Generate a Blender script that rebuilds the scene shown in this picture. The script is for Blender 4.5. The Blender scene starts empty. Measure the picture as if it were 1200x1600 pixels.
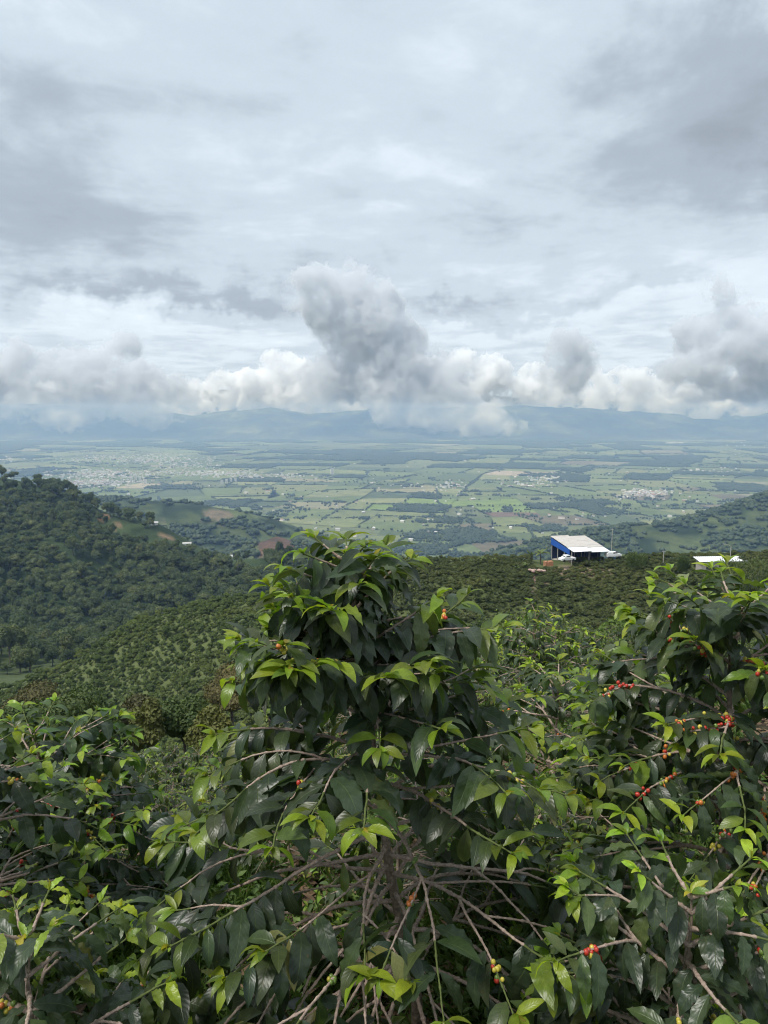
import bpy, bmesh, math, random, time
import numpy as np
from mathutils import Vector, Matrix, Euler
T0 = time.time()
scene = bpy.context.scene
COL = scene.collection
R = math.radians
random.seed(7)
rng = np.random.default_rng(7)

# ------------------------------------------------------------------ camera
F = 1110.0                      # focal length in photograph pixels (1200 x 1600)
PITCH = R(8.2)                  # looking slightly down
CP, SP = math.cos(PITCH), math.sin(PITCH)
cam_d = bpy.data.cameras.new('camera')
cam = bpy.data.objects.new('camera', cam_d); COL.objects.link(cam)
cam_d.sensor_fit = 'VERTICAL'; cam_d.angle = 2 * math.atan(800 / F)
cam_d.clip_start = 0.05; cam_d.clip_end = 90000
cam.location = (0, 0, 0); cam.rotation_euler = (R(90) - PITCH, 0, 0)
scene.camera = cam

def zy(py):                     # height per metre of ground distance along a sight line
    v = (py - 800) / F
    return -(SP + v * CP) / (CP - v * SP)
def ux(px, py=800):             # sideways metres per metre of ground distance
    v = (py - 800) / F
    return ((px - 600) / F) / (CP - v * SP)
def at(px, py, Y):              # a spot in the valley for planning the layout
    return Vector((ux(px, py) * Y, Y, zy(py) * Y))

# ------------------------------------------------------------------ sky and sun
SUN_EL, SUN_AZ = R(58), R(-120)  # azimuth from +Y towards +X : sun behind the left shoulder, high, through thin cloud
sun_dir = Vector((math.sin(SUN_AZ) * math.cos(SUN_EL), math.cos(SUN_AZ) * math.cos(SUN_EL), math.sin(SUN_EL)))
sl = bpy.data.lights.new('sun', 'SUN'); sl.energy = 1.5; sl.angle = R(14); sl.color = (1.0, 0.96, 0.90)
so = bpy.data.objects.new('sun', sl); COL.objects.link(so)
so.rotation_euler = (-sun_dir).to_track_quat('-Z', 'Y').to_euler()

class NT:                       # small helper for building node trees
    def __init__(s, tree): s.t = tree; s.n = tree.nodes; s.l = tree.links
    def add(s, typ, **kw):
        n = s.n.new(typ)
        ins = kw.pop('ins', {})
        for k, v in kw.items(): setattr(n, k, v)
        for k, v in ins.items():
            if isinstance(v, bpy.types.NodeSocket): s.l.new(v, n.inputs[k])
            else: n.inputs[k].default_value = v
        return n
    def math(s, op, a, b=None, c=None, clamp=False):
        n = s.n.new('ShaderNodeMath'); n.operation = op; n.use_clamp = clamp
        for i, v in enumerate((a, b, c)):
            if v is None: continue
            if isinstance(v, bpy.types.NodeSocket): s.l.new(v, n.inputs[i])
            else: n.inputs[i].default_value = v
        return n.outputs[0]
    def mix(s, f, a, b, blend='MIX'):
        n = s.n.new('ShaderNodeMix'); n.data_type = 'RGBA'; n.blend_type = blend
        for i, v in ((0, f), (6, a), (7, b)):
            if isinstance(v, bpy.types.NodeSocket): s.l.new(v, n.inputs[i])
            else: n.inputs[i].default_value = v if i == 0 else (*v, 1)[:4]
        return n.outputs[2]
    def noise(s, vec, scale, detail=4, rough=.5, dist=0.0, out=0, dim='3D', lac=2.0):
        n = s.n.new('ShaderNodeTexNoise'); n.noise_dimensions = dim
        n.inputs['Scale'].default_value = scale; n.inputs['Detail'].default_value = detail
        n.inputs['Roughness'].default_value = rough; n.inputs['Distortion'].default_value = dist
        n.inputs['Lacunarity'].default_value = lac
        if vec is not None: s.l.new(vec, n.inputs['Vector'])
        return n.outputs[out]
    def ramp(s, fac, stops, interp='LINEAR'):
        n = s.n.new('ShaderNodeValToRGB'); n.color_ramp.interpolation = interp
        e = n.color_ramp.elements
        while len(e) < len(stops): e.new(0.5)
        for i, (p, c) in enumerate(stops):
            e[i].position = p; e[i].color = (*c, 1)[:4] if not isinstance(c, (int, float)) else (c, c, c, 1)
        s.l.new(fac, n.inputs[0]); return n.outputs[0]
    def sstep(s, x, a, b):
        n = s.n.new('ShaderNodeMapRange'); n.interpolation_type = 'SMOOTHSTEP'
        s.l.new(x, n.inputs[0]); n.inputs[1].default_value = a; n.inputs[2].default_value = b
        return n.outputs[0]

world = bpy.data.worlds.new('World'); scene.world = world; world.use_nodes = True
wt = NT(world.node_tree); wt.n.clear()
w_out = wt.add('ShaderNodeOutputWorld')
tc = wt.add('ShaderNodeTexCoord').outputs['Generated']
sep = wt.add('ShaderNodeSeparateXYZ', ins={0: tc})
dx, dy, dz = sep.outputs
dzp = wt.math('ADD', wt.math('MAXIMUM', dz, 0.0), 0.085)
px_ = wt.math('DIVIDE', dx, dzp); py_ = wt.math('DIVIDE', dy, dzp)
cl = wt.add('ShaderNodeCombineXYZ', ins={0: px_, 1: py_, 2: 0.0}).outputs[0]
# a veil of stratus at one altitude: big soft banks, streaks and fine mottling
n_big = wt.noise(cl, 0.42, 5, .55, .35)
n_mid = wt.noise(wt.add('ShaderNodeVectorMath', operation='ADD', ins={0: cl, 1: (13.1, 4.2, 3.0)}).outputs[0], 1.25, 7, .56, .5)
n_fine = wt.noise(wt.add('ShaderNodeVectorMath', operation='ADD', ins={0: cl, 1: (3.1, 7.7, 9.0)}).outputs[0], 4.4, 6, .6, .3)
dens = wt.math('ADD', wt.math('MULTIPLY', n_big, .54), wt.math('ADD', wt.math('MULTIPLY', n_mid, .46), wt.math('MULTIPLY', n_fine, .22)))
# darker banks that the view holds, as soft patches of thick cloud broken up by noise
az = wt.math('ARCTAN2', dx, dy); el = wt.math('ARCSINE', dz)
warp = wt.math('MULTIPLY', wt.math('SUBTRACT', wt.noise(tc, 5.0, 6, .6), .5), .34)
warp2 = wt.math('MULTIPLY', wt.math('SUBTRACT', wt.noise(wt.add('ShaderNodeVectorMath', operation='ADD', ins={0: tc, 1: (5, 5, 5)}).outputs[0], 6.0, 6, .6), .5), .26)
def bank(a0, e0, wa, we, gain):
    a = wt.math('DIVIDE', wt.math('SUBTRACT', wt.math('ADD', az, warp), R(a0)), R(wa))
    e = wt.math('DIVIDE', wt.math('SUBTRACT', wt.math('ADD', el, warp2), R(e0)), R(we))
    d2 = wt.math('ADD', wt.math('MULTIPLY', a, a), wt.math('MULTIPLY', e, e))
    return wt.math('MULTIPLY', wt.math('EXPONENT', wt.math('MULTIPLY', d2, -1.0)), gain)
BANKS = [(-27, 17.5, 8, 6, .20), (27, 20.5, 9, 4.5, .30), (22, 16, 14, 3, .08), (-19, 8.9, 13, 1.2, .22), (-22, 12, 9, 3, .10), (-4, 27, 12, 4, .07), (16, 8.0, 8, .9, .16), (7, 7.2, 5, .8, .14), (10, 13, 12, 2, .05), (-14, 23, 10, 3, .06)]
b_sum = wt.math('SUBTRACT', dens, .075)
for b in BANKS: b_sum = wt.math('ADD', b_sum, bank(*b))
GAPS = [(-22, 6.5, 14, 2.4, .10), (3, 16.5, 8, 2.0, .07), (-8, 30, 16, 5, .05), (12, 28, 9, 6, .08), (18, 6.3, 12, 2.2, .06)]
for b in GAPS: b_sum = wt.math('SUBTRACT', b_sum, bank(*b))
cloud_col = wt.ramp(b_sum, [(.30, (.425, .462, .495)), (.44, (.350, .396, .440)), (.56, (.285, .330, .374)), (.74, (.198, .230, .268)), (.9, (.160, .185, .215))], 'EASE')
sky_t = wt.add('ShaderNodeTexSky', sky_type='NISHITA', sun_disc=False, sun_elevation=SUN_EL, sun_rotation=SUN_AZ, altitude=1700)
sky_c = wt.mix(1.0, sky_t.outputs[0], (.08, .08, .08), 'MULTIPLY')
cover = wt.math('SUBTRACT', 1.0, wt.math('MULTIPLY', wt.sstep(b_sum, .42, .26), .30))
col = wt.mix(cover, sky_c, cloud_col)
bg = wt.add('ShaderNodeBackground', ins={'Color': col, 'Strength': 0.91})
wt.l.new(bg.outputs[0], w_out.inputs[0])
world.cycles.sampling_method = 'MANUAL'; world.cycles.sample_map_resolution = 512

vs = scene.view_settings
vs.view_transform = 'Standard'; vs.look = 'None'; vs.exposure = 1.30; vs.gamma = 1.0; vs.use_curve_mapping = False
cy = scene.cycles
cy.use_denoising = True
try: cy.denoiser = 'OPENIMAGEDENOISE'
except Exception: pass
cy.max_bounces = 20; cy.diffuse_bounces = 3; cy.glossy_bounces = 2; cy.transmission_bounces = 3
cy.transparent_max_bounces = 12; cy.volume_bounces = 18
cy.use_adaptive_sampling = True; cy.adaptive_threshold = 0.012
cy.sample_clamp_indirect = 6.0; cy.filter_width = 1.1; cy.volume_max_steps = 256

# ------------------------------------------------------------------ helpers
def tag(o, label=None, cat=None, group=None, kind=None):
    if label: o['label'] = label
    if cat: o['category'] = cat
    if group: o['group'] = group
    if kind: o['kind'] = kind
    return o
def link(name, mesh, parent=None, mat=None):
    o = bpy.data.objects.new(name, mesh); COL.objects.link(o)
    if parent is not None: o.parent = parent
    if mat is not None: mesh.materials.clear(); mesh.materials.append(mat)
    return o
def empty(name, loc=(0, 0, 0), rz=0.0):
    o = bpy.data.objects.new(name, None); COL.objects.link(o)
    o.location = loc; o.rotation_euler = (0, 0, rz); o.empty_display_size = .2
    return o
def np_mesh(name, verts, faces, mat=None, smooth=False):
    """verts (n,3); faces (m,k) with one k"""
    verts = np.asarray(verts, np.float32); faces = np.asarray(faces, np.int32)
    m = bpy.data.meshes.new(name); k = faces.shape[1]
    m.vertices.add(len(verts)); m.vertices.foreach_set('co', verts.ravel())
    m.loops.add(faces.size); m.loops.foreach_set('vertex_index', faces.ravel())
    m.polygons.add(len(faces)); m.polygons.foreach_set('loop_start', np.arange(0, faces.size, k, dtype=np.int32))
    m.polygons.foreach_set('use_smooth', np.full(len(faces), smooth))
    m.update(calc_edges=True); m.validate()
    if mat: m.materials.append(mat)
    return m
def hash_(ix, iy, iz=0, seed=0):
    M = np.uint64(0xffffffff)
    h = (ix.astype(np.int64).astype(np.uint64) * np.uint64(374761393) + iy.astype(np.int64).astype(np.uint64) * np.uint64(668265263)
         + (np.asarray(iz).astype(np.int64).astype(np.uint64)) * np.uint64(2147483647) + np.uint64((seed * 982451653) % (1 << 40))) & M
    h = ((h ^ (h >> np.uint64(13))) * np.uint64(1274126177)) & M
    h = ((h ^ (h >> np.uint64(16))) * np.uint64(2246822519)) & M
    h = h ^ (h >> np.uint64(15))
    return (h & np.uint64(0xffffff)).astype(np.float64) / float(0xffffff)
def vn2(x, y, seed=0):
    ix, iy = np.floor(x), np.floor(y); fx, fy = x - ix, y - iy
    fx = fx * fx * (3 - 2 * fx); fy = fy * fy * (3 - 2 * fy)
    a = hash_(ix, iy, 0, seed); b = hash_(ix + 1, iy, 0, seed); c = hash_(ix, iy + 1, 0, seed); d = hash_(ix + 1, iy + 1, 0, seed)
    return (a + (b - a) * fx) * (1 - fy) + (c + (d - c) * fx) * fy
def fbm2(x, y, oct=4, seed=0, g=.5):
    x = np.asarray(x, float); y = np.asarray(y, float)
    s = 0; a = 1; t = 0
    for i in range(oct):
        s = s + a * vn2(x, y, seed + i); t += a; a *= g
        x, y = (x * 1.62 + y * 1.18) + 3.7, (y * 1.62 - x * 1.18) + 9.1
    return s / t
def vn3(x, y, z, seed=0):
    ix, iy, iz = np.floor(x), np.floor(y), np.floor(z); fx, fy, fz = x - ix, y - iy, z - iz
    fx = fx * fx * (3 - 2 * fx); fy = fy * fy * (3 - 2 * fy); fz = fz * fz * (3 - 2 * fz)
    r = 0
    for dz_ in (0, 1):
        a = hash_(ix, iy, iz + dz_, seed); b = hash_(ix + 1, iy, iz + dz_, seed); c = hash_(ix, iy + 1, iz + dz_, seed); d = hash_(ix + 1, iy + 1, iz + dz_, seed)
        v = (a + (b - a) * fx) * (1 - fy) + (c + (d - c) * fx) * fy
        r = r + v * (fz if dz_ else 1 - fz)
    return r
def fbm3(p, scale, oct=4, seed=0, g=.5):
    x, y, z = p[:, 0] / scale, p[:, 1] / scale, p[:, 2] / scale
    s = 0; a = 1; t = 0
    for i in range(oct):
        s = s + a * vn3(x, y, z, seed + i); t += a; a *= g
        x, y, z = x * 2.03 + 5.1, y * 2.03 + 1.3, z * 2.03 + 8.7
    return s / t
def new_mat(name):
    m = bpy.data.materials.new(name); m.use_nodes = True
    t = NT(m.node_tree); t.n.clear()
    return m, t, t.add('ShaderNodeOutputMaterial')
def bsdf(t, out, **ins):
    b = t.add('ShaderNodeBsdfPrincipled', ins={k.replace('_', ' '): v for k, v in ins.items()})
    t.l.new(b.outputs[0], out.inputs[0]); return b

# ------------------------------------------------------------------ the lie of the land
VALLEY = -500.0
def crest(pts):                 # list of (px, py, Y) -> functions of u = X / Y
    u = np.array([ux(a, b) for a, b, c in pts]); Y = np.array([c for a, b, c in pts], float)
    Z = np.array([zy(b) * c for a, b, c in pts])
    i = np.argsort(u); return u[i], Y[i], Z[i]
C_COFFEE = crest([(-900, 1140, 190), (-200, 1140, 200), (0, 1090, 215), (110, 1045, 225), (220, 976, 232), (300, 954, 235), (430, 934, 225), (560, 905, 205), (690, 882, 190), (800, 878, 192), (900, 876, 194), (1080, 872, 190), (1200, 868, 180), (1500, 860, 180), (2200, 860, 200)])
C_FOREST = crest([(-1400, 640, 1050), (-400, 690, 950), (-200, 715, 900), (0, 745, 850), (60, 757, 830), (110, 768, 810), (160, 800, 790), (210, 812, 780), (250, 820, 765), (330, 866, 745), (430, 897, 720), (520, 945, 690), (640, 1000, 640), (800, 1100, 560)])
C_SPUR = crest([(-600, 730, 1900), (-100, 765, 1900), (150, 780, 1880), (220, 783, 1850), (300, 788, 1850), (380, 800, 1860), (450, 818, 1880), (520, 846, 1900), (600, 885, 1950), (700, 960, 2000)])
C_RIGHT = crest([(600, 960, 1750), (740, 885, 1720), (820, 858, 1700), (880, 842, 1700), (960, 829, 1720), (1040, 820, 1750), (1120, 797, 1800), (1200, 772, 1850), (1300, 750, 1900), (1700, 690, 2000), (2300, 650, 2100)])
def hill(X, Y, C, front, back, rough=0.0, rs=60.0, seed=1):
    Ys = np.maximum(Y, 20.0); u = X / Ys
    cy_ = np.interp(u, C[0], C[1]); cz = np.interp(u, C[0], C[2])
    d = Y - cy_
    w = 0.06 * cy_
    # rounded crest
    prof = np.where(d < 0, front, back) * (np.sqrt(d * d + w * w) - w)
    n = (fbm2(X / rs, Y / rs, 4, seed) - .5) * rough * np.clip(np.abs(d) / (cy_ * .08), .15, 1)
    return cz - prof + n
def smax(a, b, k):
    h = np.clip(.5 + .5 * (a - b) / k, 0, 1)
    return b * (1 - h) + a * h + k * h * (1 - h)
def z_near(X, Y):
    Yc = np.maximum(Y, -4)
    z = -1.78 - .19 * Yc - .20 * np.maximum(Yc - 4, 0) * np.clip((Yc - 4) / 8, 0, 1) * .75 - .28 * np.maximum(Yc - 40, 0)
    z = z - .26 * np.maximum(-X - 1.0, 0) * np.clip((Yc - 2) / 8, 0, 1) - .05 * np.maximum(-X, 0) * np.clip(Yc / 6, 0, 1) - .25 * np.maximum(-X - 8, 0)
    z = z - .13 * np.maximum(Yc - 7, 0) * np.clip(-X / (.1 * np.maximum(Yc, 1) + .5), 0, 1) * np.clip((75 - Yc) / 20, .3, 1)
    z = z - .26 * np.clip(Yc - 3.3, 0, 6) * np.clip((-X - .25) / .7, 0, 1)
    z = z + .06 * np.maximum(X, 0) * np.clip(Yc / 8, 0, 1)
    z = np.where(Y < -4, z + .10 * np.minimum(-4 - Y, 6), z)
    return z
def ground(X, Y):
    X = np.asarray(X, float); Y = np.asarray(Y, float)
    r = np.hypot(X, Y)
    n = z_near(X, Y) + (fbm2(X / 1.1, Y / 1.1, 3, 5) - .5) * .16 + (fbm2(X / 9, Y / 9, 3, 6) - .5) * .8 * np.clip((r - 3) / 12, 0, 1)
    base = -150 - 400 * np.clip((Y - 700) / 1600, 0, 1)
    dell = np.maximum(-62 - .22 * (Y - 60), -150) + (fbm2(X / 40, Y / 40, 3, 9) - .5) * 14
    far = smax(np.where(Y < 700, dell, base), hill(X, Y, C_FOREST, .24, .42, 34, 150, 21), 16)
    far = smax(far, hill(X, Y, C_SPUR, .30, .32, 60, 260, 31), 20)
    far = smax(far, hill(X, Y, C_RIGHT, .30, .32, 60, 300, 41), 20)
    cone = zy(838) * 1350 - .36 * np.hypot(X - ux(432) * 1350, Y - 1350)
    far = smax(far, cone, 12)
    far = smax(far, hill(X, Y, C_COFFEE, .25, .45, 7, 40, 51), 4)
    h = smax(far, n, 3.0)
    h = np.where(Y < 15, n, h)
    h = smax(h, np.full_like(h, VALLEY), 14) - 3.5 * np.clip((VALLEY + 30 - h) / 30, 0, 1)
    # valley floor truly flat where the fields lie
    return h
def gz(x, y): return float(ground(np.array([x]), np.array([y]))[0])

def build_ground():
    a1 = np.linspace(R(-56), R(56), 520); a2 = np.linspace(R(56), R(304), 50)[1:-1]
    A = np.concatenate([a1, a2]); na = len(A)
    rr = np.concatenate([np.geomspace(.35, 60, 120), np.geomspace(60, 2600, 230)[1:], np.geomspace(2600, 11940, 30)[1:]]); nr = len(rr)
    sq = 1 / np.maximum(np.abs(np.sin(A)), np.abs(np.cos(A))); g = np.clip((rr - 2600) / 6000, 0, 1)[:, None]
    re = rr[:, None] * (1 + (sq[None] - 1) * g)
    X = np.sin(A)[None] * re; Y = np.cos(A)[None] * re
    # behind the camera the hill simply levels off
    Z = ground(X, Y)
    V = np.stack([X, Y, Z], -1).reshape(-1, 3)
    V = np.vstack([V, [[0, 0, gz(0, 0)]]])
    i = np.arange(nr - 1)[:, None] * na; j = np.arange(na)[None]; jn = (j + 1) % na
    Fq = np.stack([i + j, i + jn, i + na + jn, i + na + j], -1).reshape(-1, 4)[:, ::-1]
    m = np_mesh('ground', V, Fq, None, True)
    # little cap under the camera
    o = link('ground', m); tag(o, kind='structure')
    return o

# ------------------------------------------------------------------ ground cover colours (what grows or lies there)
def cover_colors(V):
    X, Y, Z = V[:, 0], V[:, 1], V[:, 2]; r = np.hypot(X, Y); Ys = np.maximum(Y, 1); u = X / Ys
    n1 = fbm2(X / 25, Y / 25, 4, 71); n2 = fbm2(X / 120, Y / 120, 4, 72); n3 = fbm2(X / 3, Y / 3, 3, 73)
    C = np.zeros((len(V), 3))
    def put(mask, c): 
        m = np.clip(mask, 0, 1)[:, None]; C[:] = C * (1 - m) + np.asarray(c)[None] * m
    put(np.ones(len(V)), (.066, .088, .038))
    put((n2 - .5) * 6 + .3, (.088, .118, .048)); put((n1 - .58) * 5, (.035, .062, .024))
    near = np.clip((70 - r) / 20, 0, 1)
    put(near, (.050, .036, .025)); put(near * np.clip((n3 - .42) * 5, 0, 1), (.052, .075, .024))
    hillc = np.clip((Y - 115) / 10, 0, 1) * np.clip((275 - Y) / 20, 0, 1); put(hillc * (u < -.02), (.105, .130, .052)); put(hillc * (u >= -.02), (.085, .105, .040))
    # forest hill: dark leaf litter below the trees, a pale meadow on its upper left shoulder
    cyf = np.interp(u, C_FOREST[0], C_FOREST[1]); fh = np.clip((Y - 330) / 60, 0, 1) * np.clip((cyf + 120 - Y) / 40, 0, 1)
    put(fh, (.030, .050, .020)); put(fh * np.clip((n1 - .5) * 6, 0, 1), (.05, .075, .03))
    # bare red earth scars
    def scar(px, py, Y0, wx, wy, c, ang=0.0):
        x0 = ux(px, py) * Y0; a = (X - x0) / wx; b = (Y - Y0) / wy
        a, b = a * math.cos(ang) - b * math.sin(ang), a * math.sin(ang) + b * math.cos(ang)
        d = np.sqrt(a * a + b * b) + (fbm2(X / 14, Y / 14, 3, 80) - .5) * 1.0
        put(np.clip((1.05 - d) * 3, 0, 1), c)
    scar(164, 808, 774, 2.6, 12, (.30, .16, .10), .3); scar(180, 820, 750, 3.4, 16, (.20, .14, .09), .4)
    scar(262, 832, 735, 9, 5, (.23, .16, .105)); scar(330, 857, 722, 5, 22, (.30, .23, .16), .6); scar(348, 873, 700, 4, 22, (.32, .26, .19), -.3)
    sp = np.clip((Y - 1150) / 150, 0, 1) * np.clip((2700 - Y) / 300, 0, 1)
    put(sp * np.clip((n2 - .52) * 9, 0, 1), (.105, .135, .058)); put(sp * np.clip((fbm2(X / 60, Y / 60, 3, 75) - .55) * 9, 0, 1), (.022, .038, .018))
    scar(342, 798, 1780, 40, 60, (.17, .14, .10)); scar(432, 848, 1330, 48, 60, (.115, .075, .055)); scar(1085, 838, 1450, 40, 40, (.13, .085, .06))
    scar(1040, 852, 1350, 60, 10, (.17, .13, .10), .2)
    scar(232, 800, 1700, 40, 6, (.22, .20, .14), .2)
    # path and yard on the coffee hill
    scar(905, 882, 184, 9.5, 4.5, (.30, .23, .17)); scar(876, 886, 180, 4, 3.5, (.33, .25, .18)); scar(842, 892, 176, 3.2, 3, (.33, .22, .18))
    for k in range(7): scar(836 - k * 3.0, 905 + k * 9, 172 - k * 4.2, .8, 3.4, (.14, .115, .08))
    return C

def mat_ground():
    m, t, out = new_mat('ground_cover')
    pos = t.add('ShaderNodeNewGeometry').outputs['Position']
    c = t.add('ShaderNodeAttribute', attribute_name='cover').outputs['Color']
    fine = t.noise(pos, 9.0, 8, .65); mid = t.noise(pos, .35, 6, .6)
    c = t.mix(1.0, c, t.ramp(fine, [(.25, (.45, .45, .45)), (.5, (.95, .95, .95)), (.75, (1.5, 1.45, 1.4))]), 'MULTIPLY')
    c = t.mix(1.0, c, t.ramp(mid, [(.3, (.72, .75, .7)), (.7, (1.25, 1.22, 1.2))]), 'MULTIPLY')
    far_ = t.sstep(t.add('ShaderNodeSeparateXYZ', ins={0: pos}).outputs[1], 250.0, 500.0)
    patch = t.ramp(t.noise(pos, .028, 7, .65), [(.32, (.52, .58, .55)), (.48, (.9, .92, .9)), (.68, (1.3, 1.22, 1.2))])
    c = t.mix(far_, c, t.mix(1.0, c, patch, 'MULTIPLY'))
    b = bsdf(t, out, Base_Color=c, Roughness=.95)
    b.inputs['Specular IOR Level'].default_value = .15
    bump = t.add('ShaderNodeBump', ins={'Height': t.noise(pos, 14.0, 8, .7), 'Strength': .8, 'Distance': .05})
    t.l.new(bump.outputs[0], b.inputs['Normal'])
    return m

def set_color(mesh, name, C, domain='POINT'):
    a = mesh.color_attributes.new(name, 'FLOAT_COLOR', domain)
    n = len(C); a.data.foreach_set('color', np.hstack([C, np.ones((n, 1))]).astype(np.float32).ravel())

g_obj = build_ground()
_v = np.empty(len(g_obj.data.vertices) * 3, np.float32); g_obj.data.vertices.foreach_get('co', _v)
set_color(g_obj.data, 'cover', cover_colors(_v.reshape(-1, 3).astype(float)))
g_obj.data.materials.append(mat_ground())

# ------------------------------------------------------------------ far mountains (beyond the valley air)
def mat_mountain():
    m, t, out = new_mat('mountain_woods_relief_shade')
    pos = t.add('ShaderNodeNewGeometry').outputs['Position']
    a = t.noise(pos, .0016, 8, .62); b_ = t.noise(pos, .006, 6, .6)
    c = t.ramp(a, [(.38, (.014, .024, .020)), (.50, (.03, .046, .03)), (.60, (.085, .11, .05)), (.75, (.15, .14, .09))])
    c = t.mix(1.0, c, t.ramp(b_, [(.35, (.5, .5, .5)), (.65, (1.4, 1.4, 1.4))]), 'MULTIPLY')  # woods and pasture tones; the noise also paints in shading of the relief
    bsdf(t, out, Base_Color=c, Roughness=1.0)
    return m
def build_mountains():
    xs = np.linspace(-15000, 15000, 420); ys = np.concatenate([np.linspace(11960, 15500, 120), np.linspace(15600, 24000, 40)])
    X, Y = np.meshgrid(xs, ys); u = X / Y
    def ridge(pts, front, back, rough, rs, seed):
        C = crest(pts); cy_ = np.interp(u, C[0], C[1]); cz = np.interp(u, C[0], C[2]); d = Y - cy_
        rdg = 1 - np.abs(fbm2(X / rs, Y / (rs * 1.6), 5, seed) * 2 - 1)
        return cz - np.where(d < 0, -d * front, d * back) + (rdg - .75) * rough
    h = np.full_like(X, VALLEY)
    h = smax(h, ridge([(-600, 610, 14800), (0, 632, 14600), (150, 638, 14500), (300, 650, 14300), (340, 646, 14300), (420, 640, 14300), (520, 643, 14200), (640, 640, 14000), (720, 638, 14300), (800, 637, 14300), (850, 636, 14200), (900, 640, 14200), (960, 641, 14200), (1030, 648, 14100), (1090, 654, 14000), (1130, 658, 14000), (1170, 651, 14200), (1250, 640, 14300), (1800, 610, 14500)], .27, .3, 190, 1300, 91), 60)
    h = smax(h, ridge([(-600, 600, 20000), (300, 610, 20000), (800, 622, 20000), (1000, 630, 20000), (1100, 620, 20000), (1250, 615, 20000), (1800, 600, 20000)], .35, .3, 300, 1600, 95), 60)
    h = smax(h, ridge([(-200, 690, 13300), (200, 678, 13300), (330, 672, 13200), (430, 668, 13200), (560, 675, 13100), (700, 682, 13100), (860, 676, 13200), (980, 672, 13200), (1100, 668, 13100), (1200, 664, 13000), (1500, 660, 13000)], .28, .3, 130, 420, 97), 40)
    h = np.where(Y < 12100, VALLEY, h)
    h[0] = -720
    V = np.stack([X, Y, h], -1).reshape(-1, 3); na = len(xs)
    i = np.arange(len(ys) - 1)[:, None] * na; j = np.arange(na - 1)[None]
    Fq = np.stack([i + j, i + j + 1, i + na + j + 1, i + na + j], -1).reshape(-1, 4)
    o = link('mountains', np_mesh('mountains', V, Fq, None, True), None, mat_mountain()); tag(o, kind='structure')
build_mountains()

# ------------------------------------------------------------------ clouds round the mountains: closed bodies of water droplets
def mat_cloud(name, density, colr, aniso=.35, ragged=None):
    m, t, out = new_mat(name)
    if ragged:                                                    # uneven droplets: thin and thick shreds
        pos = t.add('ShaderNodeNewGeometry').outputs['Position']
        n = t.noise(pos, 1.0 / ragged, 5, .62); density = t.math('MULTIPLY', t.sstep(n, .40, .62), density); m.cycles.volume_step_rate = .35
    v = t.add('ShaderNodeVolumePrincipled', ins={'Color': (*colr, 1), 'Density': density, 'Anisotropy': aniso})
    t.l.new(v.outputs[0], out.inputs['Volume'])
    return m
def surface_nets(f, org, h):
    """closed surface f = 0 of a grid of samples (inside where f > 0)"""
    ins = f > 0; nx, ny, nz = f.shape
    c = [ins[i:nx - 1 + i, j:ny - 1 + j, k:nz - 1 + k] for i in (0, 1) for j in (0, 1) for k in (0, 1)]
    cnt = sum(x.astype(np.int8) for x in c); cells = np.argwhere((cnt > 0) & (cnt < 8))
    idx = np.full((nx - 1, ny - 1, nz - 1), -1, np.int64); idx[tuple(cells.T)] = np.arange(len(cells))
    acc = np.zeros((len(cells), 3)); num = np.zeros(len(cells)); I, J, K = cells.T
    offs = [(i, j, k) for i in (0, 1) for j in (0, 1) for k in (0, 1)]
    for p in offs:
        for q in offs:
            d = [q[i] - p[i] for i in range(3)]
            if sum(d) != 1 or min(d) < 0: continue
            fa = f[I + p[0], J + p[1], K + p[2]]; fb = f[I + q[0], J + q[1], K + q[2]]
            x = (fa > 0) != (fb > 0); t = np.where(x, fa / np.where(x, fa - fb, 1), 0)
            for ax in range(3): acc[:, ax] += np.where(x, p[ax] + t * d[ax], 0)
            num += x
    V = (cells + acc / num[:, None]) * h + org
    Q = []
    for ax in range(3):
        o1, o2 = [(1, 2), (2, 0), (0, 1)][ax]
        sl0 = [slice(1, n - 1) for n in f.shape]; sl0[ax] = slice(0, f.shape[ax] - 1)
        sl1 = list(sl0); sl1[ax] = slice(1, f.shape[ax])
        a_, b_ = ins[tuple(sl0)], ins[tuple(sl1)]
        e = np.argwhere(a_ != b_)
        if not len(e): continue
        flip = a_[tuple(e.T)]
        base = e + np.array([0 if i == ax else 1 for i in range(3)])
        def cell(d1, d2):
            g = base.copy(); g[:, o1] += d1; g[:, o2] += d2; return idx[tuple(g.T)]
        q = np.stack([cell(-1, -1), cell(0, -1), cell(0, 0), cell(-1, 0)], 1)
        q[~flip] = q[~flip][:, ::-1]; Q.append(q)
    return V, np.vstack(Q)
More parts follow.
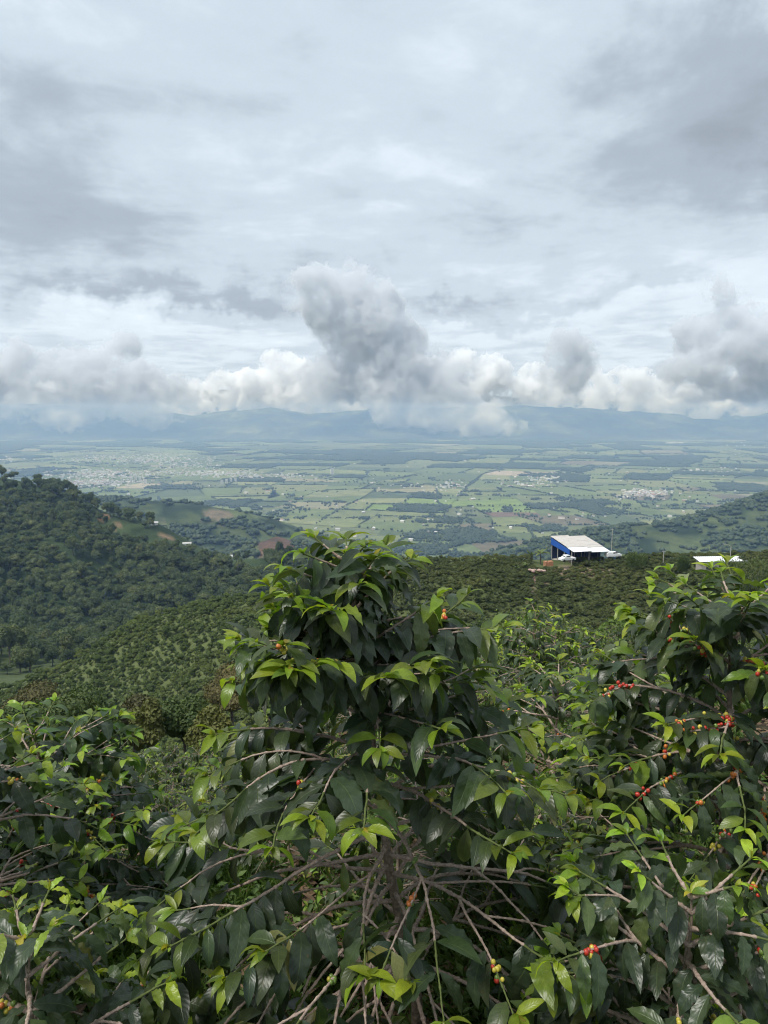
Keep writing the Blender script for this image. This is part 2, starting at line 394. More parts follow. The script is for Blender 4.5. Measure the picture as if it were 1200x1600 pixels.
def cloud(name, label, puffs, Yc, mat, vox, amp, scale, seed, depth=.9, squash=1.0, thick=500):
    rg = np.random.default_rng(seed); P = []
    for (px, py, rp) in puffs:
        Y = Yc + rg.uniform(-.5, .5) * thick
        c = np.array(at(px, py, Y)); r = rp / F * Y; P.append((c, r))
        for k in range(4):
            d = rg.normal(size=3); d /= np.linalg.norm(d); d[2] = abs(d[2]) * .8
            P.append((c + d * np.array([1, depth, squash]) * r * .8, r * rg.uniform(.35, .6)))
    Cn = np.array([p[0] for p in P]); Rr = np.array([p[1] for p in P])
    pad = amp + 3 * vox
    lo = (Cn - Rr[:, None]).min(0) - pad; hi = (Cn + Rr[:, None]).max(0) + pad; lo[1] = max(lo[1], 12000)
    n = np.ceil((hi - lo) / vox).astype(int) + 1
    sd = np.full(n, 1e4); ax = [lo[i] + vox * np.arange(n[i]) for i in range(3)]
    for c, r in P:
        s_ = [slice(max(0, int((c[i] - r - pad * 1.5 - lo[i]) / vox)), int((c[i] + r + pad * 1.5 - lo[i]) / vox) + 2) for i in range(3)]
        g = np.sqrt((ax[0][s_[0]][:, None, None] - c[0]) ** 2 + ((ax[1][s_[1]][None, :, None] - c[1]) / depth) ** 2 + ((ax[2][s_[2]][None, None] - c[2]) / squash) ** 2) - r
        v = sd[tuple(s_)]; k = 60.0
        hh = np.clip(.5 + .5 * (v - g) / k, 0, 1); sd[tuple(s_)] = v * (1 - hh) + g * hh - k * hh * (1 - hh)
    f = -sd; w = np.argwhere(np.abs(sd) < amp * 1.1)
    Pp = lo + w * vox
    b1 = 1 - np.abs(fbm3(Pp, scale, 2, seed) * 2 - 1) * 1.8; b2 = 1 - np.abs(fbm3(Pp, scale * .33, 3, seed + 7, .6) * 2 - 1) * 1.8
    f[tuple(w.T)] += (b1 - .45) * amp * .72 + (b2 - .45) * amp * .6
    f[0] = f[-1] = -1; f[:, 0] = f[:, -1] = -1; f[:, :, 0] = f[:, :, -1] = -1
    V, Q = surface_nets(f, lo, vox)
    o = link(name, np_mesh(name, V, Q, None, True), None, mat); tag(o, label, kind='stuff')
    return o
M_WHITE = mat_cloud('cloud_white', .014, (.985, .988, .992), .3, 460.0)
M_GREY = mat_cloud('cloud_grey', .0062, (.85, .868, .895), .0, 520.0)  # shaded look of these clouds put into an absorbing grey colour
M_WISP = mat_cloud('cloud_wisp', .0030, (.94, .95, .965), .0, 380.0)
def build_clouds():
    rg = np.random.default_rng(3)
    pts = []
    for c0, w, top in ((-150, 120, 590), (40, 60, 600), (250, 90, 588), (440, 80, 556), (520, 50, 545), (640, 60, 560), (735, 40, 548), (835, 60, 580), (950, 70, 570), (1040, 40, 590), (1180, 90, 585), (1350, 110, 580)):
        for k in range(int(w / 4.5)):
            dx_ = rg.normal() * .5; pts.append((c0 + dx_ * w, top + 12 + rg.uniform(0, 1) * (622 - top) + abs(dx_) * 14, rg.uniform(9, 21)))
    for px in range(-260, 1500, 20): pts.append((px, 624 + rg.uniform(-9, 5), rg.uniform(10, 17)))
    pts += [(752, 604, 20), (768, 612, 22), (786, 606, 20), (352, 606, 20), (368, 612, 20), (384, 604, 18)]
    cloud('cumulus_cloud', 'long bank of white cumulus cloud low over the mountains', pts, 17500, M_WHITE, 40, 330, 400, 11)
    A = [(60, 600, 44), (110, 590, 40), (160, 600, 48), (215, 615, 40), (120, 630, 36), (190, 545, 20), (240, 640, 26), (30, 570, 30), (-40, 600, 60), (90, 645, 26), (280, 625, 26)]
    cloud('grey_cloud', 'soft grey cloud over the mountains at the left', A, 12900, M_GREY, 38, 240, 420, 12)
    B = [(540, 448, 34), (490, 452, 28), (575, 470, 40), (520, 485, 40), (600, 515, 46), (560, 530, 48), (625, 560, 50), (585, 580, 50), (655, 600, 50), (620, 622, 42), (690, 625, 42), (725, 645, 32), (670, 655, 32), (540, 585, 40), (500, 600, 30), (462, 462, 16), (760, 655, 26), (640, 655, 26)]
    cloud('grey_cloud', 'tall grey cloud rising over the middle of the mountains', B, 12900, M_GREY, 36, 260, 420, 13)
    Cc = [(1130, 460, 22), (1140, 510, 34), (1100, 530, 36), (1170, 550, 50), (1110, 580, 46), (1200, 520, 40), (1060, 590, 32), (1180, 600, 36), (1260, 560, 70), (890, 555, 30), (905, 580, 30), (870, 580, 20)]
    cloud('grey_cloud', 'soft grey cloud over the ridge at the right', Cc, 13000, M_GREY, 38, 240, 420, 14)
    D = [(700, 652, 26), (740, 660, 26), (780, 662, 22), (660, 648, 22), (806, 668, 12), (590, 642, 16), (230, 650, 20), (110, 655, 22), (40, 650, 22)]
    cloud('grey_cloud', 'thin wisps of cloud hanging against the mountain foot', D, 12550, M_WISP, 34, 220, 300, 15, squash=.75)
build_clouds()

# ------------------------------------------------------------------ the valley air
def build_haze():
    m, t, out = new_mat('valley_air')
    v = t.add('ShaderNodeVolumePrincipled', ins={'Color': (.40, .60, 1.0, 1), 'Absorption Color': (1, 1, 1, 1), 'Density': 1.08e-4, 'Anisotropy': .2})
    t.l.new(v.outputs[0], out.inputs['Volume'])
    bm = bmesh.new(); bmesh.ops.create_cube(bm, size=1.0)
    me = bpy.data.meshes.new('haze'); bm.to_mesh(me); bm.free()
    o = link('haze', me, None, m)
    x0, x1, y0, y1, z0, z1 = -11960, 11960, -11960, 11950, -540, 75
    o.scale = (x1 - x0, y1 - y0, z1 - z0); o.location = ((x0 + x1) / 2, (y0 + y1) / 2, (z0 + z1) / 2)
    tag(o, kind='stuff'); o['label'] = 'pale blue haze filling the whole valley'
build_haze()

# ------------------------------------------------------------------ plants seen from afar
def proj(P):
    P = np.asarray(P, float); d = P[..., 1] * CP - P[..., 2] * SP; yc = P[..., 1] * SP + P[..., 2] * CP
    return 600 + F * P[..., 0] / np.maximum(d, .01), 800 - F * yc / np.maximum(d, .01)
def ico(sub):
    bm = bmesh.new(); bmesh.ops.create_icosphere(bm, subdivisions=sub, radius=1.0)
    v = np.array([x.co[:] for x in bm.verts]); bm.faces.ensure_lookup_table(); f = np.array([[q.index for q in x.verts] for x in bm.faces]); bm.free()
    return v, f
ICO = {k: ico(k) for k in (1, 2, 3)}
def merge(parts):
    V, Fc, n = [], [], 0
    for v, f in parts: V.append(v); Fc.append(f + n); n += len(v)
    return np.vstack(V), np.vstack(Fc)
def blob(c, r, sub=2, amp=.25, seed=0):
    v, f = ICO[sub]; c = np.asarray(c, float); r = np.broadcast_to(np.asarray(r, float), (3,))
    d = 1 + (fbm3(v * 1.7 + seed * 3.1 + 50, 1.0, 3, seed) - .5) * 2 * amp
    return v * d[:, None] * r + c, f
def leaf_quads(P, N, size, rg, tilt=.6, asp=.55):
    """small pointed leaves (two triangles) at P facing roughly N"""
    n = len(P); N = N + rg.normal(size=(n, 3)) * tilt; N /= np.linalg.norm(N, axis=1)[:, None]
    t = np.cross(N, rg.normal(size=(n, 3))); t /= np.linalg.norm(t, axis=1)[:, None] + 1e-9; b = np.cross(N, t)
    s = (size * rg.uniform(.6, 1.3, n))[:, None]
    v = np.stack([P - t * s, P + b * s * asp + N * s * .12, P + t * s, P - b * s * asp + N * s * .12], 1).reshape(-1, 3)
    i = np.arange(n)[:, None] * 4
    return v, np.vstack([i + [0, 1, 2], i + [0, 2, 3]]).astype(int)
def tube(pts, rad, sides=6, cap=True):
    pts = np.asarray(pts, float); rad = np.broadcast_to(np.asarray(rad, float), (len(pts),)); n = len(pts)
    T = np.gradient(pts, axis=0); T /= np.linalg.norm(T, axis=1)[:, None] + 1e-12
    ref = np.array([.31, .17, .93]) if abs(T[0, 2]) < .8 else np.array([.95, .2, .1])
    A = np.cross(T, ref); A /= np.linalg.norm(A, axis=1)[:, None] + 1e-12; B = np.cross(T, A)
    a = np.linspace(0, 2 * np.pi, sides, endpoint=False)
    V = (pts[:, None] + (A[:, None] * np.cos(a)[None, :, None] + B[:, None] * np.sin(a)[None, :, None]) * rad[:, None, None]).reshape(-1, 3)
    i = np.arange(n - 1)[:, None] * sides; j = np.arange(sides)[None]; jn = (j + 1) % sides
    q0, q1, q2, q3 = (i + j).ravel(), (i + jn).ravel(), (i + sides + jn).ravel(), (i + sides + j).ravel()
    Fc = np.vstack([np.stack([q0, q1, q2], 1), np.stack([q0, q2, q3], 1)])
    if cap:
        e = (n - 1) * sides; Fc = np.vstack([Fc, [[e, e + k, e + k + 1] for k in range(1, sides - 1)]])
    return V, Fc[:, ::-1]

def mat_far_foliage(name, stops, fine=1.0, rough=.75, trans=.0, spec=.25):
    m, t, out = new_mat(name)
    pos = t.add('ShaderNodeNewGeometry').outputs['Position']
    oi = t.add('ShaderNodeObjectInfo').outputs['Random']
    isl = t.add('ShaderNodeNewGeometry').outputs['Random Per Island']
    f = t.math('ADD', t.math('MULTIPLY', oi, .62), t.math('MULTIPLY', isl, .38))
    c = t.ramp(f, stops)
    c = t.mix(1.0, c, t.ramp(t.noise(pos, fine, 6, .65), [(.3, (.6, .62, .6)), (.7, (1.38, 1.35, 1.3))]), 'MULTIPLY')
    c = t.mix(1.0, c, t.ramp(t.noise(pos, .045, 5, .6), [(.32, (.78, .84, .82)), (.5, (1, 1, 1)), (.68, (1.34, 1.22, 1.1))]), 'MULTIPLY')
    b = bsdf(t, out, Base_Color=c, Roughness=rough); b.inputs['Specular IOR Level'].default_value = spec
    if trans:
        tr = t.add('ShaderNodeBsdfTranslucent', ins={'Color': t.mix(1.0, c, (1.3, 1.5, .6), 'MULTIPLY')})
        mx = t.add('ShaderNodeMixShader', ins={0: trans, 1: b.outputs[0], 2: tr.outputs[0]}); t.l.new(mx.outputs[0], out.inputs[0])
    return m
M_FOREST = mat_far_foliage('forest_leaves', [(0, (.052, .078, .040)), (.3, (.075, .104, .050)), (.55, (.098, .128, .056)), (.8, (.125, .150, .064)), (1, (.145, .146, .074))], .45, .7, .26)
M_VALLEYTREE = mat_far_foliage('valley_tree_leaves', [(0, (.028, .048, .028)), (.6, (.045, .068, .036)), (1, (.07, .092, .045))], .2)
M_COFFEEHILL = mat_far_foliage('coffee_row_leaves', [(0, (.062, .080, .030)), (.5, (.088, .108, .040)), (.85, (.118, .136, .052)), (1, (.135, .130, .058))], 1.6, .6, .26)
M_YOUNG = mat_far_foliage('young_tree_leaves', [(0, (.100, .135, .052)), (.5, (.130, .168, .062)), (1, (.160, .192, .075))], 1.0, .75, .36)
def mat_bark(name='bark', a=(.05, .038, .028), b=(.16, .13, .10), sc=40):
    m, t, out = new_mat(name); pos = t.add('ShaderNodeTexCoord').outputs['Object']
    c = t.ramp(t.noise(pos, sc, 7, .65), [(.3, a), (.7, b)])
    bb = bsdf(t, out, Base_Color=c, Roughness=.9); bb.inputs['Specular IOR Level'].default_value = .2
    bp = t.add('ShaderNodeBump', ins={'Height': t.noise(pos, sc * 2, 6, .7), 'Strength': .7, 'Distance': .004}); t.l.new(bp.outputs[0], bb.inputs['Normal'])
    return m
M_BARK = mat_bark('tree_bark', (.045, .038, .03), (.13, .11, .09), 3)

def crown_mesh(name, rg, w, h, z0, lobes, quads, qs, mat, sub=2, amp=.3):
    """a crown of uneven lobes dressed in leaf sprays; base of crown at z0"""
    parts = []; P = []; N = []
    for k in range(lobes):
        a = rg.uniform(0, 6.28); rad = w * .5 * math.sqrt(rg.uniform(0, 1)) * .62; zz = z0 + h * rg.uniform(.25, .78) * (1 - .35 * (rad / (w * .5)))
        r = np.array([w * rg.uniform(.17, .27), w * rg.uniform(.17, .27), h * rg.uniform(.2, .3)])
        c = np.array([rad * math.cos(a), rad * math.sin(a), zz])
        parts.append(blob(c, r * .68, sub, amp, int(rg.integers(1000))))
        n = quads // lobes; d = rg.normal(size=(n, 3)); d /= np.linalg.norm(d, axis=1)[:, None]; d[:, 2] = np.abs(d[:, 2]) * .9 + d[:, 2] * .1
        P.append(c + d * r * rg.uniform(.85, 1.12, (n, 1))); N.append(d)
    parts.append(leaf_quads(np.vstack(P), np.vstack(N), qs, rg))
    V, Fc = merge(parts); return np_mesh(name, V, Fc, mat, False)
def scatter(name, P, rot, scl, idx, variants, label):
    """uncountable plants: one object, variants set on its points"""
    me = bpy.data.meshes.new(name); n = len(P)
    me.vertices.add(n); me.vertices.foreach_set('co', np.asarray(P, np.float32).ravel())
    for nm, ty, arr in (('rot', 'FLOAT', rot), ('scl', 'FLOAT', scl)):
        a = me.attributes.new(nm, ty, 'POINT'); a.data.foreach_set('value', np.asarray(arr, np.float32))
    a = me.attributes.new('idx', 'INT', 'POINT'); a.data.foreach_set('value', np.asarray(idx, np.int32))
    o = bpy.data.objects.new(name, me); COL.objects.link(o)
    c = bpy.data.collections.new(name + '_kinds')
    for i, m in enumerate(variants): c.objects.link(bpy.data.objects.new('%s_kind_%02d' % (name, i), m))
    ng = bpy.data.node_groups.new(name, 'GeometryNodeTree')
    ng.interface.new_socket('Geometry', in_out='INPUT', socket_type='NodeSocketGeometry'); ng.interface.new_socket('Geometry', in_out='OUTPUT', socket_type='NodeSocketGeometry')
    N = NT(ng); gi = N.add('NodeGroupInput'); go = N.add('NodeGroupOutput')
    ci = N.add('GeometryNodeCollectionInfo', ins={'Collection': c, 'Separate Children': True, 'Reset Children': True})
    def attr(nm, ty): 
        x = N.add('GeometryNodeInputNamedAttribute', data_type=ty); x.inputs[0].default_value = nm; return x.outputs[0]
    cx = N.add('ShaderNodeCombineXYZ', ins={2: attr('rot', 'FLOAT')})
    ip = N.add('GeometryNodeInstanceOnPoints', ins={'Points': gi.outputs[0], 'Instance': ci.outputs[0], 'Pick Instance': True, 'Instance Index': attr('idx', 'INT'), 'Rotation': cx.outputs[0], 'Scale': attr('scl', 'FLOAT')})
    N.l.new(ip.outputs[0], go.inputs[0])
    o.modifiers.new('plants', 'NODES').node_group = ng
    tag(o, label, kind='stuff')
    return o
def inst(name, mesh, loc, rz, s, parent=None):
    o = bpy.data.objects.new(name, mesh); COL.objects.link(o)
    o.location = loc; o.rotation_euler = (0, 0, rz); o.scale = (s, s, s)
    if parent: o.parent = parent
    return o

# ------------------------------------------------------------------ valley: fields, hedges, woods
def field_colour(cx, cy_, rg):
    n = fbm2(np.array([cx / 900]), np.array([cy_ / 900]), 3, 101)[0]; far = min(1, max(0, (cy_ - 3500) / 5500))
    G = [(.125, .165, .066), (.155, .195, .080), (.185, .212, .092), (.215, .228, .110), (.092, .125, .052), (.060, .085, .042), (.27, .25, .165), (.15, .112, .088), (.135, .155, .082)]
    w = np.array([3.2, 3.4, 2.2, 1.6, 1.8, .8 + 2.5 * far, .7, .5, 1.2]); w[5] *= 3 if n > .58 else 1; w[2] *= 2.5 if n < .42 else 1
    k = rg.choice(len(G), p=w / w.sum()); return (np.array(G[k]) * .68 + np.array((.135, .165, .075)) * .32) * rg.uniform(.88, 1.12), k
def split_poly(P, a, b):
    """cut convex polygon P by the line through a with direction b"""
    nrm = np.array([-b[1], b[0]]); s = (P - a) @ nrm; L, Rr = [], []
    for i in range(len(P)):
        p, q, sp, sq = P[i], P[(i + 1) % len(P)], s[i], s[(i + 1) % len(P)]
        if sp >= 0: L.append(p)
        if sp <= 0: Rr.append(p)
        if sp * sq < 0:
            x = p + (q - p) * (sp / (sp - sq)); L.append(x); Rr.append(x)
    return np.array(L), np.array(Rr)
def area(P): x, y = P[:, 0], P[:, 1]; return .5 * abs(np.dot(x, np.roll(y, -1)) - np.dot(y, np.roll(x, -1)))
BARE = [(790, 741, 42, 5.5), (150, 700, 0, 0)]
def build_fields():
    rg = np.random.default_rng(31); todo = [np.array([[-8500, 2150], [8500, 2150], [8500, 11850], [-8500, 11850]], float)]; done = []
    while todo:
        P = todo.pop(); c = P.mean(0); A = area(P)
        if c[1] - 1200 > 0 and abs(c[0]) > .72 * c[1] + 700 and A < 4e6: continue
        sc_ = max(.8, c[1] / 3600) ** 1.5
        if A < rg.uniform(18000, 150000) * sc_: done.append(P); continue
        e = np.roll(P, -1, 0) - P; L = np.hypot(*e.T); k = L.argmax(); d = e[k] / L[k]
        th = fbm2(np.array([c[0] / 3000]), np.array([c[1] / 3000]), 2, 7)[0] * 2.0
        ax = np.array([math.cos(th), math.sin(th)]); ax2 = np.array([-ax[1], ax[0]])
        cut = ax if abs(ax @ d) < abs(ax2 @ d) else ax2
        ang = rg.normal() * .12; cut = np.array([cut[0] * math.cos(ang) - cut[1] * math.sin(ang), cut[0] * math.sin(ang) + cut[1] * math.cos(ang)])
        p0 = c + (P[k] + e[k] * rg.uniform(.35, .65) - c) * .55
        a_, b_ = split_poly(P, p0, cut)
        if len(a_) < 3 or len(b_) < 3: done.append(P); continue
        todo += [a_, b_]
    def warp_(P):
        x, y = P[:, 0], P[:, 1]; g = np.clip((y - 2300) / 1500, .25, 1)
        return np.column_stack([x + (fbm2(x / 700, y / 700, 3, 61) - .5) * 420 * g, y + (fbm2(x / 700, y / 700, 3, 67) - .5) * 420 * g])
    done = [warp_(P) for P in done]
    V, Fc, C = [], [], []; edges = []; woods = []
    for P in done:
        c = P.mean(0); col, k = field_colour(c[0], c[1], rg)
        p = proj(np.array([c[0], c[1], VALLEY])); 
        if abs(p[0] - 790) < 46 and abs(p[1] - 741.5) < 5: col = np.array((.36, .31, .24)) * rg.uniform(.9, 1.1); k = 6
        if abs(p[0] - 265) < 60 and abs(p[1] - 763) < 4.5 and rg.random() < .5: col = np.array((.33, .30, .22)); k = 6
        if abs(p[0] - 760) < 70 and abs(p[1] - 806) < 5: col = np.array((.155, .11, .085)); k = 7
        if abs(p[0] - 700) < 130 and 784 < p[1] < 800: col = np.array((.17, .235, .07)) * rg.uniform(.9, 1.1); k = 1
        n0 = len(V); V += [(q[0], q[1], VALLEY + 1.5) for q in P]; Fc.append(list(range(n0, n0 + len(P)))); C.append(col)
        far = max(0, (c[1] - 4000) / 7000); wn = fbm2(np.array([c[0] / 1300]), np.array([c[1] / 700]), 3, 55)[0]
        town = is_town(*p)
        if not town and k not in (6, 7) and rg.random() < (.06 + .26 * far) * (3.0 if wn > .54 else .7): woods.append((P, c))
        for i in range(len(P)):
            if rg.random() < (.36 if not town else .12): edges.append((P[i], P[(i + 1) % len(P)]))
    me = bpy.data.meshes.new('farm_fields'); me.from_pydata(V, [], Fc); me.update()
    a = me.attributes.new('cover', 'FLOAT_COLOR', 'FACE'); a.data.foreach_set('color', np.hstack([np.array(C), np.ones((len(C), 1))]).astype(np.float32).ravel())
    m, t, out = new_mat('crops_and_pasture'); pos = t.add('ShaderNodeNewGeometry').outputs['Position']
    c = t.add('ShaderNodeAttribute', attribute_name='cover').outputs['Color']
    c = t.mix(1.0, c, t.ramp(t.noise(pos, .012, 6, .6), [(.3, (.70, .74, .70)), (.7, (1.25, 1.2, 1.22))]), 'MULTIPLY')
    c = t.mix(1.0, c, t.ramp(t.noise(pos, .08, 4, .6), [(.3, (.82, .84, .8)), (.7, (1.16, 1.13, 1.15))]), 'MULTIPLY')
    bsdf(t, out, Base_Color=c, Roughness=1.0).inputs['Specular IOR Level'].default_value = .1
    tag(link('farm_fields', me, None, m), kind='structure')
    return edges, woods
TOWN = [(215, 717, 120, 7, 520), (160, 741, 95, 7, 420), (150, 754, 70, 6, 300), (330, 740, 90, 5, 260), (8, 717, 14, 4, 40), (290, 727, 60, 5, 120), (395, 746, 30, 4, 50),
        (1005, 771, 40, 6, 170), (862, 748, 55, 6, 70), (855, 743, 20, 3, 40), (705, 760, 26, 8, 40), (830, 758, 40, 5, 40), (1100, 735, 60, 5, 30), (1055, 693, 16, 1.5, 8), (1160, 700, 40, 10, 25), (640, 757, 40, 8, 14), (430, 745, 40, 5, 30), (460, 742, 30, 4, 18)]
def is_town(px, py):
    return any(((px - a) / (w * 1.1)) ** 2 + ((py - b) / (h * 1.15)) ** 2 < 1 for a, b, w, h, n in TOWN if n > 100)
edges, woods = build_fields()

def valley_ok(x, y):
    return (ground(x, y) < VALLEY - .5) & (np.abs(x) < .66 * y + 200)
def far_tree(seed, w, h, n=1, spread=0, row=False):
    rg = np.random.default_rng(seed); parts = []
    for k in range(n):
        c = np.array([(k - (n - 1) / 2) * w * .75 if row else rg.normal() * spread, 0 if row else rg.normal() * spread, 0]) + np.array([0, rg.normal() * w * .12, 0])
        hh = h * rg.uniform(.7, 1.15); ww = w * rg.uniform(.75, 1.15)
        for q in range(2):
            parts.append(blob(c + [rg.normal() * ww * .16, rg.normal() * ww * .16, hh * (.52 + .12 * q)], (ww * .5 * (1 - .25 * q), ww * .5 * (1 - .25 * q), hh * .42), 1 if n > 3 else 2, .35, int(rg.integers(999))))
        parts.append(tube([c, c + [0, 0, hh * .4]], [.35, .25], 4))
    V, Fc = merge(parts); return np_mesh('valley_tree', V, Fc, M_VALLEYTREE, True)
def build_valley_trees():
    rg = np.random.default_rng(77)
    singles = [far_tree(200 + i, 9, 9) for i in range(4)]; rows = [far_tree(300 + i, 9, 8.5, 4, row=True) for i in range(4)]; clumps = [far_tree(400 + i, 11, 11, 9, 13) for i in range(4)]
    P, Rt, S, I = [], [], [], []
    for a, b in edges:
        L = np.hypot(*(b - a)); cy_ = (a[1] + b[1]) / 2; th = math.atan2(b[1] - a[1], b[0] - a[0]); step = 27 if cy_ < 7000 else 45
        if rg.random() < .45:
            for s in np.arange(step / 2, L, step):
                if rg.random() < .2: continue
                q = a + (b - a) * s / L + rg.normal(size=2) * 3; P.append(q); Rt.append(th + (0 if rg.random() < .5 else math.pi)); S.append(rg.uniform(.7, 1.25) * (1 if cy_ < 7000 else 1.35)); I.append(4 + rg.integers(4))
        else:
            for s in np.arange(rg.uniform(5, 60), L, rg.uniform(25, 80)):
                q = a + (b - a) * s / L + rg.normal(size=2) * 5; P.append(q); Rt.append(rg.uniform(0, 6.28)); S.append(rg.uniform(.6, 1.4)); I.append(rg.integers(4))
    for W, c in woods:
        lo, hi = W.min(0), W.max(0); n = int(area(W) / (900 if c[1] < 7000 else 1800)) + 1
        q = rg.uniform(lo, hi, (n * 2, 2)); e = np.roll(W, -1, 0) - W
        s = np.stack([e[i, 0] * (q[:, 1] - W[i, 1]) - e[i, 1] * (q[:, 0] - W[i, 0]) for i in range(len(W))])
        q = q[(s >= 0).all(0) | (s <= 0).all(0)]
        for z in q: P.append(z); Rt.append(rg.uniform(0, 6.28)); S.append(rg.uniform(.8, 1.3) * (1 if c[1] < 7000 else 1.4)); I.append(8 + rg.integers(4))
    # loose trees and the wooded feet of the hills, streams
    for k in range(5200):
        y = 2400 + 7000 * rg.random() ** 1.6; x = rg.uniform(-.6, .6) * y
        if vn2(np.array([x / 300]), np.array([y / 180]), 9)[0] < .55: continue
        P.append(np.array([x, y])); Rt.append(rg.uniform(0, 6.28)); S.append(rg.uniform(.6, 1.4)); I.append(rg.choice([0, 1, 2, 3, 8, 9]))
    P = np.array(P); Rt, S, I = np.array(Rt), np.array(S), np.array(I)
    ok = valley_ok(P[:, 0], P[:, 1]); pp = proj(np.column_stack([P, np.full(len(P), VALLEY)]))
    tw = np.array([is_town(a, b) for a, b in zip(*pp)]) & (rg.random(len(P)) < .7)
    ok &= ~tw; P, Rt, S, I = P[ok], Rt[ok], S[ok], I[ok]
    P3 = np.column_stack([P, np.full(len(P), VALLEY + 1.2)])
    px, py = proj(P3); cand = np.where((I < 4) & (px > 5) & (px < 1195) & (py < 815) & ((px < 420) | (px > 660) | (py < 800)))[0]
    pick = cand[np.argsort(-(S[cand] / P[cand, 1]))][:240]
    for i in pick:
        tag(inst('valley_tree', singles[I[i]], P3[i], Rt[i], S[i]), 'small dark round tree standing alone among the valley fields', 'tree', 'lone trees dotted about the valley fields')
    rest = np.ones(len(P), bool); rest[pick] = False
    scatter('hedgerow_trees', P3[rest], Rt[rest], S[rest], I[rest], singles + rows + clumps, 'dark hedgerows and woods between the valley fields')
    print('valley trees', len(P))
build_valley_trees()

# ------------------------------------------------------------------ town and farm houses far below
def mat_house(name, walls):
    m, t, out = new_mat(name); r = t.add('ShaderNodeObjectInfo').outputs['Random']; isl = t.add('ShaderNodeNewGeometry').outputs['Random Per Island']
    f = t.math('FRACT', t.math('ADD', t.math('MULTIPLY', r, 7.13), t.math('MULTIPLY', isl, 3.7)))
    pos = t.add('ShaderNodeNewGeometry').outputs['Position']
    c = t.mix(1.0, t.ramp(f, walls, 'CONSTANT'), t.ramp(t.noise(pos, .8, 5, .6), [(.3, (.8, .8, .8)), (.7, (1.08, 1.08, 1.08))]), 'MULTIPLY')
    bsdf(t, out, Base_Color=c, Roughness=.8); return m
M_WALL = mat_house('house_wall', [(0, (.74, .72, .68)), (.35, (.62, .60, .56)), (.55, (.78, .77, .75)), (.8, (.50, .45, .38)), (.92, (.45, .32, .25))])
M_ROOF = mat_house('house_roof', [(0, (.42, .43, .44)), (.3, (.62, .63, .64)), (.55, (.30, .17, .12)), (.7, (.36, .30, .27)), (.85, (.70, .70, .70))])
def house_arrays(w, d, h, rh):
    x, y = w / 2, d / 2
    wv = np.array([[-x, -y, 0], [x, -y, 0], [x, y, 0], [-x, y, 0], [-x, -y, h], [x, -y, h], [x, y, h], [-x, y, h], [-x, 0, h + rh], [x, 0, h + rh]], float)
    wf = np.array([[0, 1, 5], [0, 5, 4], [1, 2, 6], [1, 6, 5], [2, 3, 7], [2, 7, 6], [3, 0, 4], [3, 4, 7], [4, 8, 7], [5, 6, 9]])
    e = .5; s = rh / y
    rv = np.array([[-x - e, -y - e, h - e * s + .1], [x + e, -y - e, h - e * s + .1], [x + e, 0, h + rh + .1], [-x - e, 0, h + rh + .1], [x + e, y + e, h - e * s + .1], [-x - e, y + e, h - e * s + .1]])
    rv2 = rv + [0, 0, .18]
    rf = np.array([[0, 2, 1], [0, 3, 2], [3, 4, 2], [3, 5, 4]]); top = rf[:, ::-1] + 6
    rim = []
    for a, b in ((0, 1), (1, 2), (2, 4), (4, 5), (5, 3), (3, 0)): rim += [[a, b, b + 6], [a, b + 6, a + 6]]
    return (wv, wf), (np.vstack([rv, rv2]), np.vstack([rf, top, np.array(rim)]))
def house_mesh(w, d, h, rh):
    (wv, wf), (rv, rf) = house_arrays(w, d, h, rh); V, Fc = merge([(wv, wf), (rv, rf)])
    m = np_mesh('house', V, Fc); m.materials.append(M_WALL); m.materials.append(M_ROOF)
    m.polygons.foreach_set('material_index', np.r_[np.zeros(len(wf), np.int32), np.ones(len(rf), np.int32)]); return m
def on_floor(px, py): Y = (VALLEY + 1.5) / zy(py); return np.array([ux(px, py) * Y, Y])
